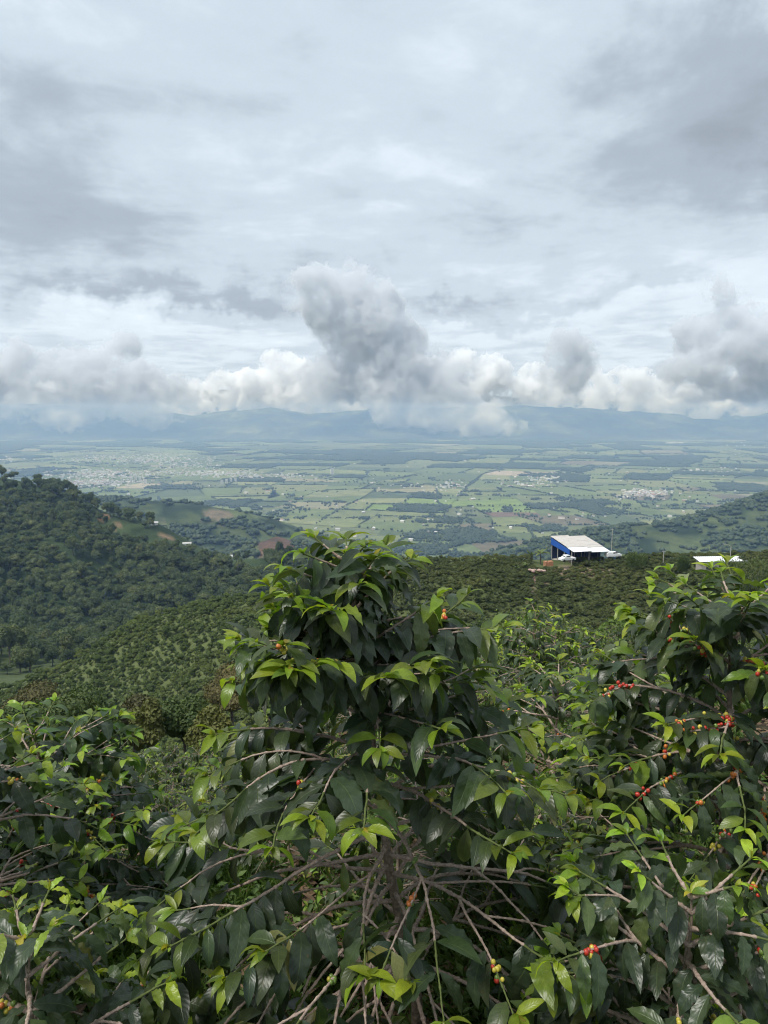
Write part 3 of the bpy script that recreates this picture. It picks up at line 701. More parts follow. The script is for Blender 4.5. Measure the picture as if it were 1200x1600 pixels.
def build_towns():
    rg = np.random.default_rng(5); kinds = [house_mesh(w, d, h, r) for w, d, h, r in ((11, 8, 4, 1.6), (14, 9, 6, 2), (9, 8, 5.5, 1.5), (22, 11, 5.5, 2.2), (16, 8, 6.5, 1.6))]
    H = []
    for (a, b, w, h, n) in TOWN:
        for k in range(n):
            px, py = a + rg.normal() * w * .5, b + rg.normal() * h * .5
            q = on_floor(px, py); 
            # streets: snap to a loose grid
            th = .35; c_, s_ = math.cos(th), math.sin(th); g = np.array([q[0] * c_ + q[1] * s_, -q[0] * s_ + q[1] * c_]); st = np.array([15.0, 34.0]); g = np.round(g / st) * st + rg.normal(size=2) * 1.5
            q = np.array([g[0] * c_ - g[1] * s_, g[0] * s_ + g[1] * c_])
            H.append((q[0], q[1], th + rg.choice([0, math.pi / 2]) + rg.normal() * .05, rg.uniform(.85, 1.35), int(rg.choice(5, p=[.36, .22, .26, .06, .10]))))
    for k in range(170):        # farmsteads
        py = rg.uniform(705, 850) if rg.random() < .75 else rg.uniform(780, 840); px = rg.uniform(150, 1200); q = on_floor(px, py); H.append((q[0], q[1], rg.uniform(0, 3.14), rg.uniform(.8, 1.4), int(rg.integers(5))))
    A = np.array(H); ok = valley_ok(A[:, 0], A[:, 1]); A = A[ok]; P3 = np.column_stack([A[:, :2], np.full(len(A), VALLEY + 1.4)]); px, py = proj(P3)
    seen = np.where((px > 2) & (px < 1198) & ~((px > 400) & (px < 690) & (py > 825)))[0]; order = seen[np.argsort(A[seen, 1])]
    pick = order[:270]
    for i in pick:
        o = inst('house', kinds[int(A[i, 4])], P3[i], A[i, 2], A[i, 3])
        if px[i] < 480 and py[i] < 775: tag(o, 'small pale house of the town beyond the forested hill', 'house', 'houses of the town in the valley')
        elif 955 < px[i] < 1055 and 760 < py[i] < 782: tag(o, 'small white house of the village at the right of the valley', 'house', 'houses of the white village')
        else: tag(o, 'small farm house scattered among the valley fields', 'house', 'farm houses in the valley')
    rest = np.ones(len(A), bool); rest[pick] = False
    scatter('town_houses', P3[rest], A[rest, 2], A[rest, 3], A[rest, 4].astype(int), kinds, 'far rows of tiny town houses on the valley floor')
build_towns()
def box(c, s, rz=0.0):
    x, y, z = np.asarray(s) / 2.0; v = np.array([[a, b, d] for d in (-z, z) for a, b in ((-x, -y), (x, -y), (x, y), (-x, y))])
    f = np.array([[0, 2, 1], [0, 3, 2], [4, 5, 6], [4, 6, 7], [0, 1, 5], [0, 5, 4], [1, 2, 6], [1, 6, 5], [2, 3, 7], [2, 7, 6], [3, 0, 4], [3, 4, 7]])
    c_, s_ = math.cos(rz), math.sin(rz); v = v @ np.array([[c_, s_, 0], [-s_, c_, 0], [0, 0, 1]]); return v + np.asarray(c, float), f
def plain(name, colr, rough=.7, var=.12, sc=3.0, metal=0.0):
    m, t, out = new_mat(name); pos = t.add('ShaderNodeTexCoord').outputs['Object']
    k0, k1 = 1 - var * 1.6, 1 + var
    c = t.mix(1.0, colr, t.ramp(t.noise(pos, sc, 7, .65), [(.3, (k0, k0, k0)), (.7, (k1, k1, k1))]), 'MULTIPLY')
    bsdf(t, out, Base_Color=c, Roughness=rough, Metallic=metal); return m
M_BLOCK = plain('apartment_render', (.74, .73, .70), .8, .08, .1); M_PANE = plain('dark_glass', (.06, .07, .08), .2); M_ROOFSLAB = plain('roof_slab', (.45, .45, .44), .9)
def build_blocks():
    spots = [(205, 753, 16, 14, 34, 'cream tower block at the left of the town\'s four'), (212, 750, 14, 14, 38, 'tallest pale tower block of the town\'s four'), (219, 752, 15, 14, 34, 'pale tower block third from the left of the town\'s four'), (227, 756, 20, 14, 30, 'broad pale tower block at the right of the town\'s four'),
             (347, 756, 17, 13, 25, 'pale apartment block at the left of the row beside open fields'), (354, 755, 15, 13, 28, 'pale apartment block second in the row beside open fields'), (361, 754, 15, 13, 28, 'pale apartment block third in the row beside open fields'), (368, 753, 14, 13, 26, 'pale apartment block at the right of the row beside open fields'),
             (519, 741, 24, 14, 42, 'lone pale tower standing by itself in the middle fields')]
    for px, py, w, d, h, lab in spots:
        q = on_floor(px, py); r = empty('apartment_block', (q[0], q[1], VALLEY + 1.4), .2); tag(r, lab, 'building', None)
        V, Fc = box((0, 0, h / 2), (w, d, h)); link('wall', np_mesh('wall', V, Fc), r, M_BLOCK)
        V, Fc = box((0, 0, h + .8), (w * .96, d * .96, 1.6)); link('roof', np_mesh('roof', V, Fc), r, M_ROOFSLAB)
        for s in range(int(h // 5)):
            V, Fc = box((0, -d / 2 - .02, 3 + s * 5), (w * .8, .3, 1.6)); link('window', np_mesh('window', V, Fc), r, M_PANE)
    q = on_floor(1054, 694); r = empty('warehouse', (q[0], q[1], VALLEY + 1.4), .05); tag(r, 'long white warehouse far off below the right ridge', 'warehouse')
    (wv, wf), (rv, rf) = house_arrays(250, 60, 16, 6); link('wall', np_mesh('wall', wv, wf), r, M_BLOCK); link('roof', np_mesh('roof', rv, rf), r, plain('white_sheet_roof', (.8, .8, .8)))
build_blocks()

# ------------------------------------------------------------------ hills: forest, coffee rows, young trees
def tree_parts(seed, w, h, lobes, quads, qs, mat, trunk_r=.22):
    rg = np.random.default_rng(seed)
    cm = crown_mesh('crown', rg, w, h * .74, h * .24, lobes, quads, qs, mat)
    pts = [(0, 0, -.6), (rg.normal() * .15, rg.normal() * .15, h * .3), (rg.normal() * .3, rg.normal() * .3, h * .62)]
    parts = [tube(pts, [trunk_r * 1.3, trunk_r, trunk_r * .5], 6)]
    for k in range(3):
        a = rg.uniform(0, 6.28); parts.append(tube([pts[1], np.array(pts[1]) + [math.cos(a) * w * .28, math.sin(a) * w * .28, h * .3]], [trunk_r * .6, trunk_r * .2], 4))
    V, Fc = merge(parts); return cm, np_mesh('trunk', V, Fc, M_BARK, True)
def joined_tree(cm, tm, mats):
    def arr(m):
        v = np.empty(len(m.vertices) * 3, np.float32); m.vertices.foreach_get('co', v); f = np.empty(len(m.polygons) * 3, np.int32); m.polygons.foreach_get('vertices', f); return v.reshape(-1, 3), f.reshape(-1, 3)
    a, b = arr(cm), arr(tm); V, Fc = merge([a, b]); m = np_mesh('tree', V, Fc)
    for x in mats: m.materials.append(x)
    m.polygons.foreach_set('material_index', np.r_[np.zeros(len(a[1]), np.int32), np.ones(len(b[1]), np.int32)]); return m
def grid_pts(x0, x1, y0, y1, sx, sy, jit, rg, rot=0.0):
    X, Y = np.meshgrid(np.arange(x0, x1, sx), np.arange(y0, y1, sy)); P = np.column_stack([X.ravel(), Y.ravel()]).astype(float)
    P += rg.normal(size=P.shape) * jit * np.array([sx, sy])
    if rot:
        c = np.array([(x0 + x1) / 2, (y0 + y1) / 2]); q = P - c; P = np.column_stack([q[:, 0] * math.cos(rot) - q[:, 1] * math.sin(rot), q[:, 0] * math.sin(rot) + q[:, 1] * math.cos(rot)]) + c
    return P
def screened(P3, h):                                    # does anything of it rise above the land in front?
    ok = np.ones(len(P3), bool)
    for f in np.linspace(.25, .97, 26):
        ok &= ground(P3[:, 0] * f, P3[:, 1] * f) < (P3[:, 2] + h) * f + .3
    return ok
def plant(name, kinds, joined, P3, rot, scl, idx, n_own, labels, cat, group, stuff_name, stuff_label, h, mask=None, parts=True):
    """the n_own largest in view as things of their own, the rest one mass"""
    px, py = proj(P3); vis = (px > 2) & (px < 1198) & (py > 0) & (py < 1600)
    if mask is not None: vis &= mask(px, py)
    cand = np.where(vis)[0]; cand = cand[screened(P3[cand], h)]
    pick = cand[np.argsort(-(scl[cand] / P3[cand, 1]))][:n_own]
    for i in pick:
        lab = labels(px[i], py[i]) if callable(labels) else labels
        if parts:
            r = empty(name, P3[i], rot[i]); r.scale = (scl[i],) * 3; tag(r, lab, cat, group)
            for nm, m in zip(('crown', 'trunk'), kinds[idx[i]]): inst(nm, m, (0, 0, 0), 0, 1, r)
        else: tag(inst(name, joined[idx[i]], P3[i], rot[i], scl[i]), lab, cat, group)
    rest = np.ones(len(P3), bool); rest[pick] = False
    if stuff_name: scatter(stuff_name, P3[rest], rot[rest], scl[rest], idx[rest], joined, stuff_label)

def build_forest():
    rg = np.random.default_rng(41)
    kinds = [tree_parts(500 + i, w, h, lo, 1000, .46, M_FOREST) for i, (w, h, lo) in enumerate([(11, 12, 9), (9.5, 13, 8), (12.5, 11, 10), (8, 11, 7), (10, 14, 9), (7, 15, 7)])]
    J = [joined_tree(c, t, [M_FOREST, M_BARK]) for c, t in kinds]
    P = grid_pts(-760, 260, 300, 960, 7.6, 7.6, .3, rg)
    u = P[:, 0] / P[:, 1]; cyf = np.interp(u, C_FOREST[0], C_FOREST[1]); P3 = np.column_stack([P, ground(P[:, 0], P[:, 1]) - .2])
    px, py = proj(P3); n = fbm2(P[:, 0] / 45, P[:, 1] / 45, 3, 8)
    ok = (P[:, 1] < cyf + 35) & (np.abs(u) < .75) & (px < 700)
    hc = hill(P[:, 0], P[:, 1], C_COFFEE, .25, .45); ok &= (P3[:, 2] > hc + 3)
    near = P[:, 1] < 470
    dens = np.where(px < 150, .93, np.where(py > 850, .97, .78))
    dens = np.where((px < 58) & (py < 768), .06, dens)                                   # meadow on the shoulder
    dens = np.where((py < 835) & (px > 140) & (px < 260) & (py > 797), .42, dens)
    def line(x0, y0, x1, y1, w): 
        t = np.clip(((px - x0) * (x1 - x0) + (py - y0) * (y1 - y0)) / ((x1 - x0) ** 2 + (y1 - y0) ** 2), 0, 1); return np.hypot(px - x0 - t * (x1 - x0), py - y0 - t * (y1 - y0)) < w
    plots = line(190, 838, 300, 850, 13) | line(300, 850, 400, 880, 17)                                     # planted terraces without tall trees
    dens = np.where(plots, .03, dens)
    scars = line(155, 800, 186, 830, 6) | line(245, 822, 275, 838, 5) | line(300, 846, 352, 880, 4)
    dens = np.where(scars, 0, dens)
    dens = np.where(line(180, 945, 300, 965, 7) & (P[:, 1] > 250), .15, dens)
    dens *= np.clip((n - .25) * 9, .6, 1)
    ok &= rg.random(len(P)) < dens
    P3 = P3[ok]; m = len(P3); s = rg.uniform(.5, 1.15, m) * np.where(rg.random(m) < .15, 1.35, 1); px, py = proj(P3)
    s *= np.where((px > 150) & (py < 840) & (px > 190), .8, 1)
    idx = rg.choice(6, m, p=[.24, .2, .18, .18, .14, .06])
    def lab(a, b):
        return 'dark rounded forest tree on the steep left hillside'
    plant('forest_tree', kinds, J, P3, rg.uniform(0, 6.28, m), s, idx, 260, lab, 'tree', 'trees of the forested hillside', 'forest', 'dense dark forest covering the left hillside', 8, lambda a, b: a < 430)
    print('forest', m)
    # tall trees that break the skyline of the spur
    for k, (a, b, Y, sc_, lab) in enumerate([(172, 800, 775, 1.35, 'tall dark tree leftmost of the clump breaking the hill crest'), (184, 803, 775, 1.15, 'dark tree in the middle of the clump on the hill crest'), (201, 806, 772, 1.5, 'tallest dark tree at the right of the clump on the hill crest'), (152, 792, 785, .8, 'small round tree alone on the hill crest left of the tall clump')]):
        x = ux(a, b) * Y; r = empty('crest_tree', (x, Y, gz(x, Y) - .3), k * 1.3); r.scale = (sc_,) * 3; tag(r, lab, 'tree', None)
        c, t = kinds[[4, 1, 0, 3][k]]; inst('crown', c, (0, 0, 0), 0, 1, r); inst('trunk', t, (0, 0, 0), 0, 1, r)
    # woods on the farther spurs
    kf = [far_tree(600 + i, 11, 10, 3, 6) for i in range(5)]
    P = np.vstack([np.column_stack([rg.uniform(-1300, 300, 7500), rg.uniform(1000, 2500, 7500)]), np.column_stack([rg.uniform(150, 1500, 8500), rg.uniform(1000, 2500, 8500)])])
    z = ground(P[:, 0], P[:, 1]); n = fbm2(P[:, 0] / 110, P[:, 1] / 110, 4, 75); ok = (z > VALLEY + 6) & (rg.random(len(P)) < np.clip((n - .42) * 9, .10, 1)) & (np.abs(P[:, 0] / P[:, 1]) < .68)
    P3 = np.column_stack([P, z - .4])[ok]; px, py = proj(P3); ok = ~((np.abs(px - 342) < 28) & (np.abs(py - 798) < 12)) & ~((np.abs(px - 432) < 26) & (py > 838)); P3 = P3[ok]; m = len(P3)
    scatter('spur_woods', P3, rg.uniform(0, 6.28, m), rg.uniform(.5, 1.15, m), rg.integers(0, 5, m), kf, 'patchy woods on the lower hills that reach into the valley'); print('spur', m)
build_forest()

def bush_mesh(name, seed, w, h, quads, qs, mat):
    rg = np.random.default_rng(seed); parts = []
    t = rg.uniform(.06, 1, quads) ** .75; a = rg.uniform(0, 6.28, quads); rad = w * .5 * (1 - t) ** .55 * (.25 + .75 * np.sqrt(rg.uniform(.2, 1, quads))) * (1 + .25 * np.sin(a * 3 + rg.uniform(0, 6)) ) * (.55 + .45 * np.minimum(1, t * 4))
    P = np.column_stack([np.cos(a) * rad, np.sin(a) * rad, t * h]); N = np.column_stack([np.cos(a), np.sin(a), .8 + 0 * a])
    parts.append(leaf_quads(P, N, qs, rg, .7, .42)); parts.append(blob((0, 0, h * .42), (w * .26, w * .26, h * .36), 1, .35, seed))
    V, Fc = merge(parts); return np_mesh(name, V, Fc, mat)
def build_coffee_hill():
    rg = np.random.default_rng(43)
    K = [crown_mesh('coffee_bush', np.random.default_rng(700 + i), rg.uniform(2.0, 2.5), rg.uniform(1.4, 1.8), .15, 6, 420, .115, M_COFFEEHILL, 1) for i in range(6)]
    P = grid_pts(-70, 170, 118, 214, 1.25, 1.8, .24, rg, .12)
    P3 = np.column_stack([P, ground(P[:, 0], P[:, 1]) - .05]); px, py = proj(P3); hc = hill(P[:, 0], P[:, 1], C_COFFEE, .25, .45)
    ok = (np.abs(P3[:, 2] - hc) < 6) & (px > 575) & (px < 1330) & (P[:, 1] < np.interp(P[:, 0] / P[:, 1], C_COFFEE[0], C_COFFEE[1]) + 6)
    ok &= ~((px > 866) & (px < 966) & (py < 878.5)) & ~((px > 832) & (px < 892) & (py < 892)) & (rg.random(len(P)) > .05)
    for k in range(8): ok &= np.hypot(px - (836 - k * 2.6), (py - 905 - k * 9) * .8) > 4.5
    P3 = P3[ok]; m = len(P3)
    plant('coffee_bush', None, K, P3, rg.uniform(0, 6.28, m), rg.uniform(.5, 1.25, m), rg.integers(0, 6, m), 280, 'small dark coffee bush in the planted rows below the blue shed', 'coffee bush', 'coffee bushes on the hill below the shed', 'coffee_rows', 'rows of dark coffee bushes covering the hill below the shed', 1.5, lambda a, b: ((a < 780) & (a > 690) & (b < 950)) | ((a > 780) & (a < 990) & (b < 935)), parts=False)
    print('coffee hill', m)
    # young trees on the left part of the same hill
    K2 = [tree_parts(800 + i, rg.uniform(1.9, 2.6), rg.uniform(2.2, 3.0), 6, 560, .145, M_YOUNG, .05) for i in range(5)]; J2 = [joined_tree(c, t, [M_YOUNG, M_BARK]) for c, t in K2]
    P = grid_pts(-190, 20, 118, 262, 1.6, 2.0, .28, rg, .5)
    P3 = np.column_stack([P, ground(P[:, 0], P[:, 1]) - .05]); px, py = proj(P3); hc = hill(P[:, 0], P[:, 1], C_COFFEE, .25, .45)
    ok = (np.abs(P3[:, 2] - hc) < 8) & (px > -60) & (px < 585) & (P[:, 1] < np.interp(P[:, 0] / P[:, 1], C_COFFEE[0], C_COFFEE[1]) + 6) & (rg.random(len(P)) > .08)
    P3 = P3[ok]; m = len(P3)
    plant('young_tree', K2, J2, P3, rg.uniform(0, 6.28, m), rg.uniform(.5, 1.3, m) * np.where(rg.random(m) < .03, 1.6, 1), rg.integers(0, 5, m), 200, 'young pale green tree on the slope left of the tall coffee plant', 'tree', 'young trees on the pale green slope', 'young_plantation', 'pale green plantation of young trees on the middle slope', 3, lambda a, b: (a < 430) & (b < 1085))
    print('young', m)
build_coffee_hill()

# ------------------------------------------------------------------ coffee plants near the camera
def mat_leaf():
    m, t, out = new_mat('coffee_leaf')
    uv = t.add('ShaderNodeUVMap', uv_map='UVMap').outputs[0]; s_ = t.add('ShaderNodeSeparateXYZ', ins={0: uv}); u, v = s_.outputs[0], s_.outputs[1]
    pos = t.add('ShaderNodeNewGeometry').outputs['Position']; back = t.add('ShaderNodeNewGeometry').outputs['Backfacing']
    tint = t.add('ShaderNodeAttribute', attribute_name='tint').outputs['Color']; rnd = t.add('ShaderNodeObjectInfo').outputs['Random']
    au = t.math('ABSOLUTE', u)
    rib = t.math('SUBTRACT', 1.0, t.sstep(au, .0, .07))
    ph = t.math('SUBTRACT', t.math('MULTIPLY', v, 62.0), t.math('MULTIPLY', au, 13.0))
    wave = t.math('SINE', ph); vein = t.math('MULTIPLY', t.sstep(wave, .86, 1.0), t.sstep(au, 1.0, .55))
    hsv = t.add('ShaderNodeHueSaturation', ins={'Hue': t.math('ADD', .478, t.math('MULTIPLY', t.math('FRACT', t.math('MULTIPLY', rnd, 17.3)), .04)), 'Saturation': 1.0, 'Value': t.math('ADD', .68, t.math('MULTIPLY', rnd, .68)), 'Color': tint})
    c = t.mix(1.0, hsv.outputs[0], t.ramp(t.noise(pos, 55, 5, .6), [(.3, (.78, .8, .75)), (.7, (1.22, 1.2, 1.2))]), 'MULTIPLY')
    c = t.mix(t.math('MULTIPLY', vein, .30), c, t.mix(1.0, c, (1.9, 1.75, 1.6), 'MULTIPLY'))
    c = t.mix(t.math('MULTIPLY', rib, .55), c, t.mix(1.0, t.mix(.5, c, (.12, .16, .05)), (1.25, 1.25, 1.1), 'MULTIPLY'))
    spots = t.sstep(t.noise(pos, 38, 3, .6), .69, .74); c = t.mix(t.math('MULTIPLY', spots, .6), c, (.10, .07, .02))
    under = t.mix(1.0, t.mix(.35, c, (.11, .16, .06)), (1.15, 1.2, 1.0), 'MULTIPLY')
    c2 = t.mix(back, c, under)
    b = t.add('ShaderNodeBsdfPrincipled', ins={'Base Color': c2, 'Roughness': t.math('ADD', .36, t.math('MULTIPLY', back, .25)), 'Specular IOR Level': .48})
    ht = t.math('ADD', t.math('MULTIPLY', wave, -.28), t.math('ADD', t.math('MULTIPLY', rib, -1.2), t.math('MULTIPLY', t.noise(pos, 90, 3, .6), .9)))
    bp = t.add('ShaderNodeBump', ins={'Height': ht, 'Strength': .28, 'Distance': .0014}); t.l.new(bp.outputs[0], b.inputs['Normal'])
    tr = t.add('ShaderNodeBsdfTranslucent', ins={'Color': t.mix(1.0, c, (2.3, 2.5, .9), 'MULTIPLY')})
    mx = t.add('ShaderNodeMixShader', ins={0: .34, 1: b.outputs[0], 2: tr.outputs[0]}); t.l.new(mx.outputs[0], out.inputs[0])
    return m
M_LEAF = mat_leaf()
M_STEM = mat_bark('coffee_stem_bark', (.11, .08, .06), (.33, .265, .205), 70)
M_TWIG = mat_bark('coffee_twig_bark', (.20, .135, .105), (.50, .40, .33), 120)
M_GREENTWIG = mat_bark('green_twig', (.07, .09, .03), (.13, .16, .05), 80)
def mat_cherry(name, c):
    m, t, out = new_mat(name); pos = t.add('ShaderNodeTexCoord').outputs['Object']
    cc = t.mix(1.0, c, t.ramp(t.noise(pos, 90, 4, .6), [(.3, (.75, .75, .75)), (.7, (1.2, 1.2, 1.2))]), 'MULTIPLY'); bsdf(t, out, Base_Color=cc, Roughness=.35); return m
M_RED = mat_cherry('ripe_cherry', (.42, .035, .02)); M_ORANGE = mat_cherry('turning_cherry', (.50, .15, .03)); M_YELLOW = mat_cherry('yellow_cherry', (.50, .42, .06)); M_GREEN = mat_cherry('green_cherry', (.13, .20, .04))

def leaf_grid(rows, cols, droop, fold, wav, width, seed, curl=0.0):
    rg = np.random.default_rng(seed); t = np.linspace(0, 1, rows) ** .95; s = np.linspace(-1, 1, cols)
    w = .5 * width * np.sin(np.pi * np.clip(t, 0, 1) ** .86) ** .82 * (1 - .30 * np.clip((t - .72) / .28, 0, 1)); w[0] = .012; w[-1] = .003
    T, S = np.meshgrid(t, s, indexing='ij'); Wd = w[:, None] * np.ones_like(S)
    th = droop * T; y = np.where(droop > 1e-3, np.sin(th) / max(droop, 1e-3), T); z = -(1 - np.cos(th)) / max(droop, 1e-3) if droop > 1e-3 else 0 * T
    ph = rg.uniform(0, 6.28)
    lift = fold * np.abs(S) * Wd + wav * np.sin(T * 2 * np.pi * 4.3 + ph + (S > 0) * 1.1) * S * S * Wd * 1.2 - curl * (S * S) * Wd
    x = S * Wd * (1 - .12 * fold) + .05 * np.sin(T * 3 + ph) * T * (rg.random() - .5) * 2
    V = np.stack([x, y + lift * np.sin(th) * .6, z + lift * np.cos(th)], -1).reshape(-1, 3)
    i = np.arange(rows - 1)[:, None] * cols; j = np.arange(cols - 1)[None]
    Fq = np.stack([i + j, i + j + 1, i + cols + j + 1, i + cols + j], -1).reshape(-1, 4)
    UV = np.stack([S, T], -1).reshape(-1, 2)
    return V, Fq, UV
TINTS = {'mature': (.042, .063, .034), 'mid': (.062, .092, .032), 'bright': (.115, .170, .022), 'young': (.200, .275, .022), 'bronze': (.26, .24, .030), 'old': (.17, .19, .06)}
def leaf_to_mesh(name, V, Fq, UV, tint):
    m = np_mesh(name, V, Fq, M_LEAF, True)
    l = m.uv_layers.new(name='UVMap'); l.data.foreach_set('uv', UV[Fq.ravel()].astype(np.float32).ravel())
    set_color(m, 'tint', np.tile(np.asarray(tint, float), (len(V), 1)) if np.ndim(tint) == 1 else tint); return m
SHAPES = [(.9, .30, .20, .38), (1.3, .22, .26, .37), (1.6, .34, .22, .36), (1.1, .42, .30, .40), (.7, .5, .15, .35), (1.9, .25, .3, .37)]     # droop, fold, waviness, width
LEAF_HI = {k: [leaf_to_mesh('leaf', *leaf_grid(15, 5, d, f, w * .9, wd, 900 + i, .15), TINTS[k]) for i, (d, f, w, wd) in enumerate(SHAPES)] for k in TINTS}
LEAF_LO = [leaf_grid(6, 3, d, f, 0, wd, 950 + i) for i, (d, f, w, wd) in enumerate(SHAPES)]
LEAF_XLO = [leaf_grid(4, 3, d, f, 0, wd, 950 + i) for i, (d, f, w, wd) in enumerate(SHAPES)]

def unit(v): return v / (np.linalg.norm(v) + 1e-12)
def grow_plant(seed, H, Rm, n_tier, bare=.5, leafL=.15, top_dense=True, lean=(0, 0), forks=True, prof=None, cherry_p=.03, node=.042, keep=1.0, low=.16, tiers=None, top_e=48, thick=1.0):
    """skeleton of one coffee plant: stem line, branches, leaf frames, cherries"""
    rg = np.random.default_rng(seed); out = dict(stem=None, branches=[], leaves=[], leaf_on=[], cherries=[], cherry_on=[], H=H); cur = [-1]; kp = [keep]
    ns = 12; hz = np.linspace(-.04, 1, ns); sx = np.cumsum(rg.normal(size=ns)) * .008 * H; sy = np.cumsum(rg.normal(size=ns)) * .008 * H
    stem = np.column_stack([sx + lean[0] * hz, sy + lean[1] * hz, hz * H]); out['stem'] = (stem, np.interp(hz, [0, .3, .8, 1], [.020, .016, .009, .004]) * H / 1.7)
    def stem_at(h): return np.array([np.interp(h, stem[:, 2], stem[:, k]) for k in range(3)])
    prof = prof or [(0, .85), (.3, 1.0), (.5, .86), (.66, .66), (.8, .56), (.92, .40), (1, .2)]
    def add_leaf(p, d, up, L, kind, roll=.25):
        d = unit(d); x = unit(np.cross(d, up) + rg.normal(size=3) * roll); n = unit(np.cross(x, d)); x = np.cross(d, n)
        out['leaves'].append((p, x, d, n, L, kind, int(rg.integers(6)))); out['leaf_on'].append(cur[0])
    def branch(p, d, L, r0, bare_f, depth, hrel):
        n = max(4, int(L / node)); pts = [p.copy()]; d = unit(d); sag = rg.uniform(.5, 1.1) * (.055 if depth else .045) * (1.25 - .6 * hrel)
        wob = rg.normal(size=3) * .05
        for k in range(n):
            d = unit(d + np.array([0, 0, -sag]) + rg.normal(size=3) * .055 + wob * .2); pts.append(pts[-1] + d * (L / n))
        pts = np.array(pts); rad = np.linspace(r0, .0019, len(pts)); rad = rad * (1 + .22 * (np.arange(len(pts)) % 2 == 0))
        out['branches'].append((pts, rad, depth)); cur[0] = len(out['branches']) - 1
        up = np.array([0, 0, 1.0])
        for k in range(1, len(pts)):
            f = k / n; dd = unit(pts[k] - pts[k - 1]); side = unit(np.cross(dd, up))
            if f >= bare_f and rg.random() < kp[0]:
                age = (1 - f) / max(1e-3, 1 - bare_f)
                kind = 'mature' if age > .27 else ('mid' if age > .13 else ('bright' if age > .05 else 'young'))
                if kind == 'mature' and rg.random() < .16: kind = 'mid'
                if kind in ('mature', 'mid') and rg.random() < .022: kind = 'old'
                if kind == 'mid' and rg.random() < .08: kind = 'bright'
                LL = leafL * (1.0 if age > .3 else .62 + age) * rg.uniform(.78, 1.18)
                for sg in (-1, 1):
                    if rg.random() < .12: continue
                    pitch = R(rg.uniform(-34, 22) if rg.random() < .78 else rg.uniform(-70, -34)) if age > .2 else R(rg.uniform(-5, 50))
                    fw = rg.uniform(.35, .9); hd = unit(side * sg + dd * fw); hd[2] *= .3; hd = unit(hd)
                    dl = hd * math.cos(pitch) + up * math.sin(pitch)
                    add_leaf(pts[k] + hd * .006, dl, up, LL, kind)
            elif depth < 2 and f > .12 and rg.random() < .025 and f < bare_f:                         # a stray shoot on old wood
                add_leaf(pts[k], unit(rg.normal(size=3) + [0, 0, .4]), up, leafL * .6, 'bright')
            if .1 < f < .8 and hrel < .86 and rg.random() < cherry_p * (1.6 if f > bare_f * .6 else .5):
                mix_ = rg.choice(4, p=[.24, .16, .2, .40])
                for q in range(int(rg.integers(4, 12))):
                    out['cherries'].append((pts[k] + dd * rg.normal() * .013 + rg.normal(size=3) * .0068 + [0, 0, -.003], int(mix_ if rg.random() < .6 else rg.integers(4)), rg.uniform(.8, 1.15))); out['cherry_on'].append(cur[0])
        # growing tip
        dd = unit(pts[-1] - pts[-2]); side = unit(np.cross(dd, up))
        for sg in (-1, 1):
            add_leaf(pts[-1], unit(dd * 1.0 + side * sg * .45 + up * rg.uniform(.25, 1.1)), up + dd * .01, leafL * rg.uniform(.30, .52), 'young' if rg.random() < .6 else 'bright')
            if rg.random() < .75: add_leaf(pts[-1], unit(dd + side * sg * .15 + up * .6), side, leafL * rg.uniform(.18, .32), 'bronze' if rg.random() < .45 else 'young')
        if forks and depth == 0 and L > .3:
            for q in range(int(rg.integers(1, 4))):
                k = int(n * rg.uniform(.25, .75)); dd = unit(pts[k + 1] - pts[k]); side = unit(np.cross(dd, up)); sg = rg.choice([-1, 1])
                branch(pts[k], unit(dd + side * sg * rg.uniform(.5, 1.0) + up * rg.uniform(-.1, .25)), L * (1 - k / n) * rg.uniform(.6, 1.0) + .06, rad[k] * .7, min(.75, bare_f * .8), 1, hrel)
    az0 = rg.uniform(0, 6.28)
    if tiers is None: tiers = [(f_, None, None, 1.0) for f_ in low + (.985 - low) * (np.arange(n_tier) / (n_tier - 1)) ** .82]
    for i, (f, tl, tb, tk) in enumerate(tiers):
        p = stem_at(f * H); kp[0] = keep * tk
        L = tl if tl else Rm * np.interp(f, [a for a, b in prof], [b for a, b in prof]); e = R(np.interp(f, [0, .5, .8, 1], [4, 10, min(26, top_e), top_e])) + rg.normal() * .12
        bf = np.interp(f, [0, .55, .7, 1], [bare, bare * .95, bare * .5 if top_dense else bare, .06 if top_dense else .3])
        if tb is not None: bf = tb
        for q in (0, 1):
            a = az0 + i * 1.75 + q * math.pi + rg.normal() * .3; d = np.array([math.cos(a) * math.cos(e), math.sin(a) * math.cos(e), math.sin(e)])
            branch(p, d, L * rg.uniform(.72, 1.15), .0074 * thick * (.55 + .6 * (1 - f)), np.clip(bf + rg.normal() * .08, 0, .8), 0, f)
    top = stem[-1]; cur[0] = -1
    for q in range(6):
        a = rg.uniform(0, 6.28); add_leaf(top, np.array([math.cos(a) * .8, math.sin(a) * .8, rg.uniform(.2, 1.3)]), np.array([0, 0, 1.0]), leafL * rg.uniform(.35, .7), rg.choice(['young', 'bright', 'young', 'bronze']))
    return out
def leaf_frame(L): 
    p, x, d, n, s, kind, sh = L
    wf = .84 + .36 * ((p[0] * 917.3 + p[1] * 331.7 + p[2] * 577.1) % 1.0)
    M = np.eye(4); M[:3, 0] = x * s * wf; M[:3, 1] = d * s; M[:3, 2] = n * s; M[:3, 3] = p; return M
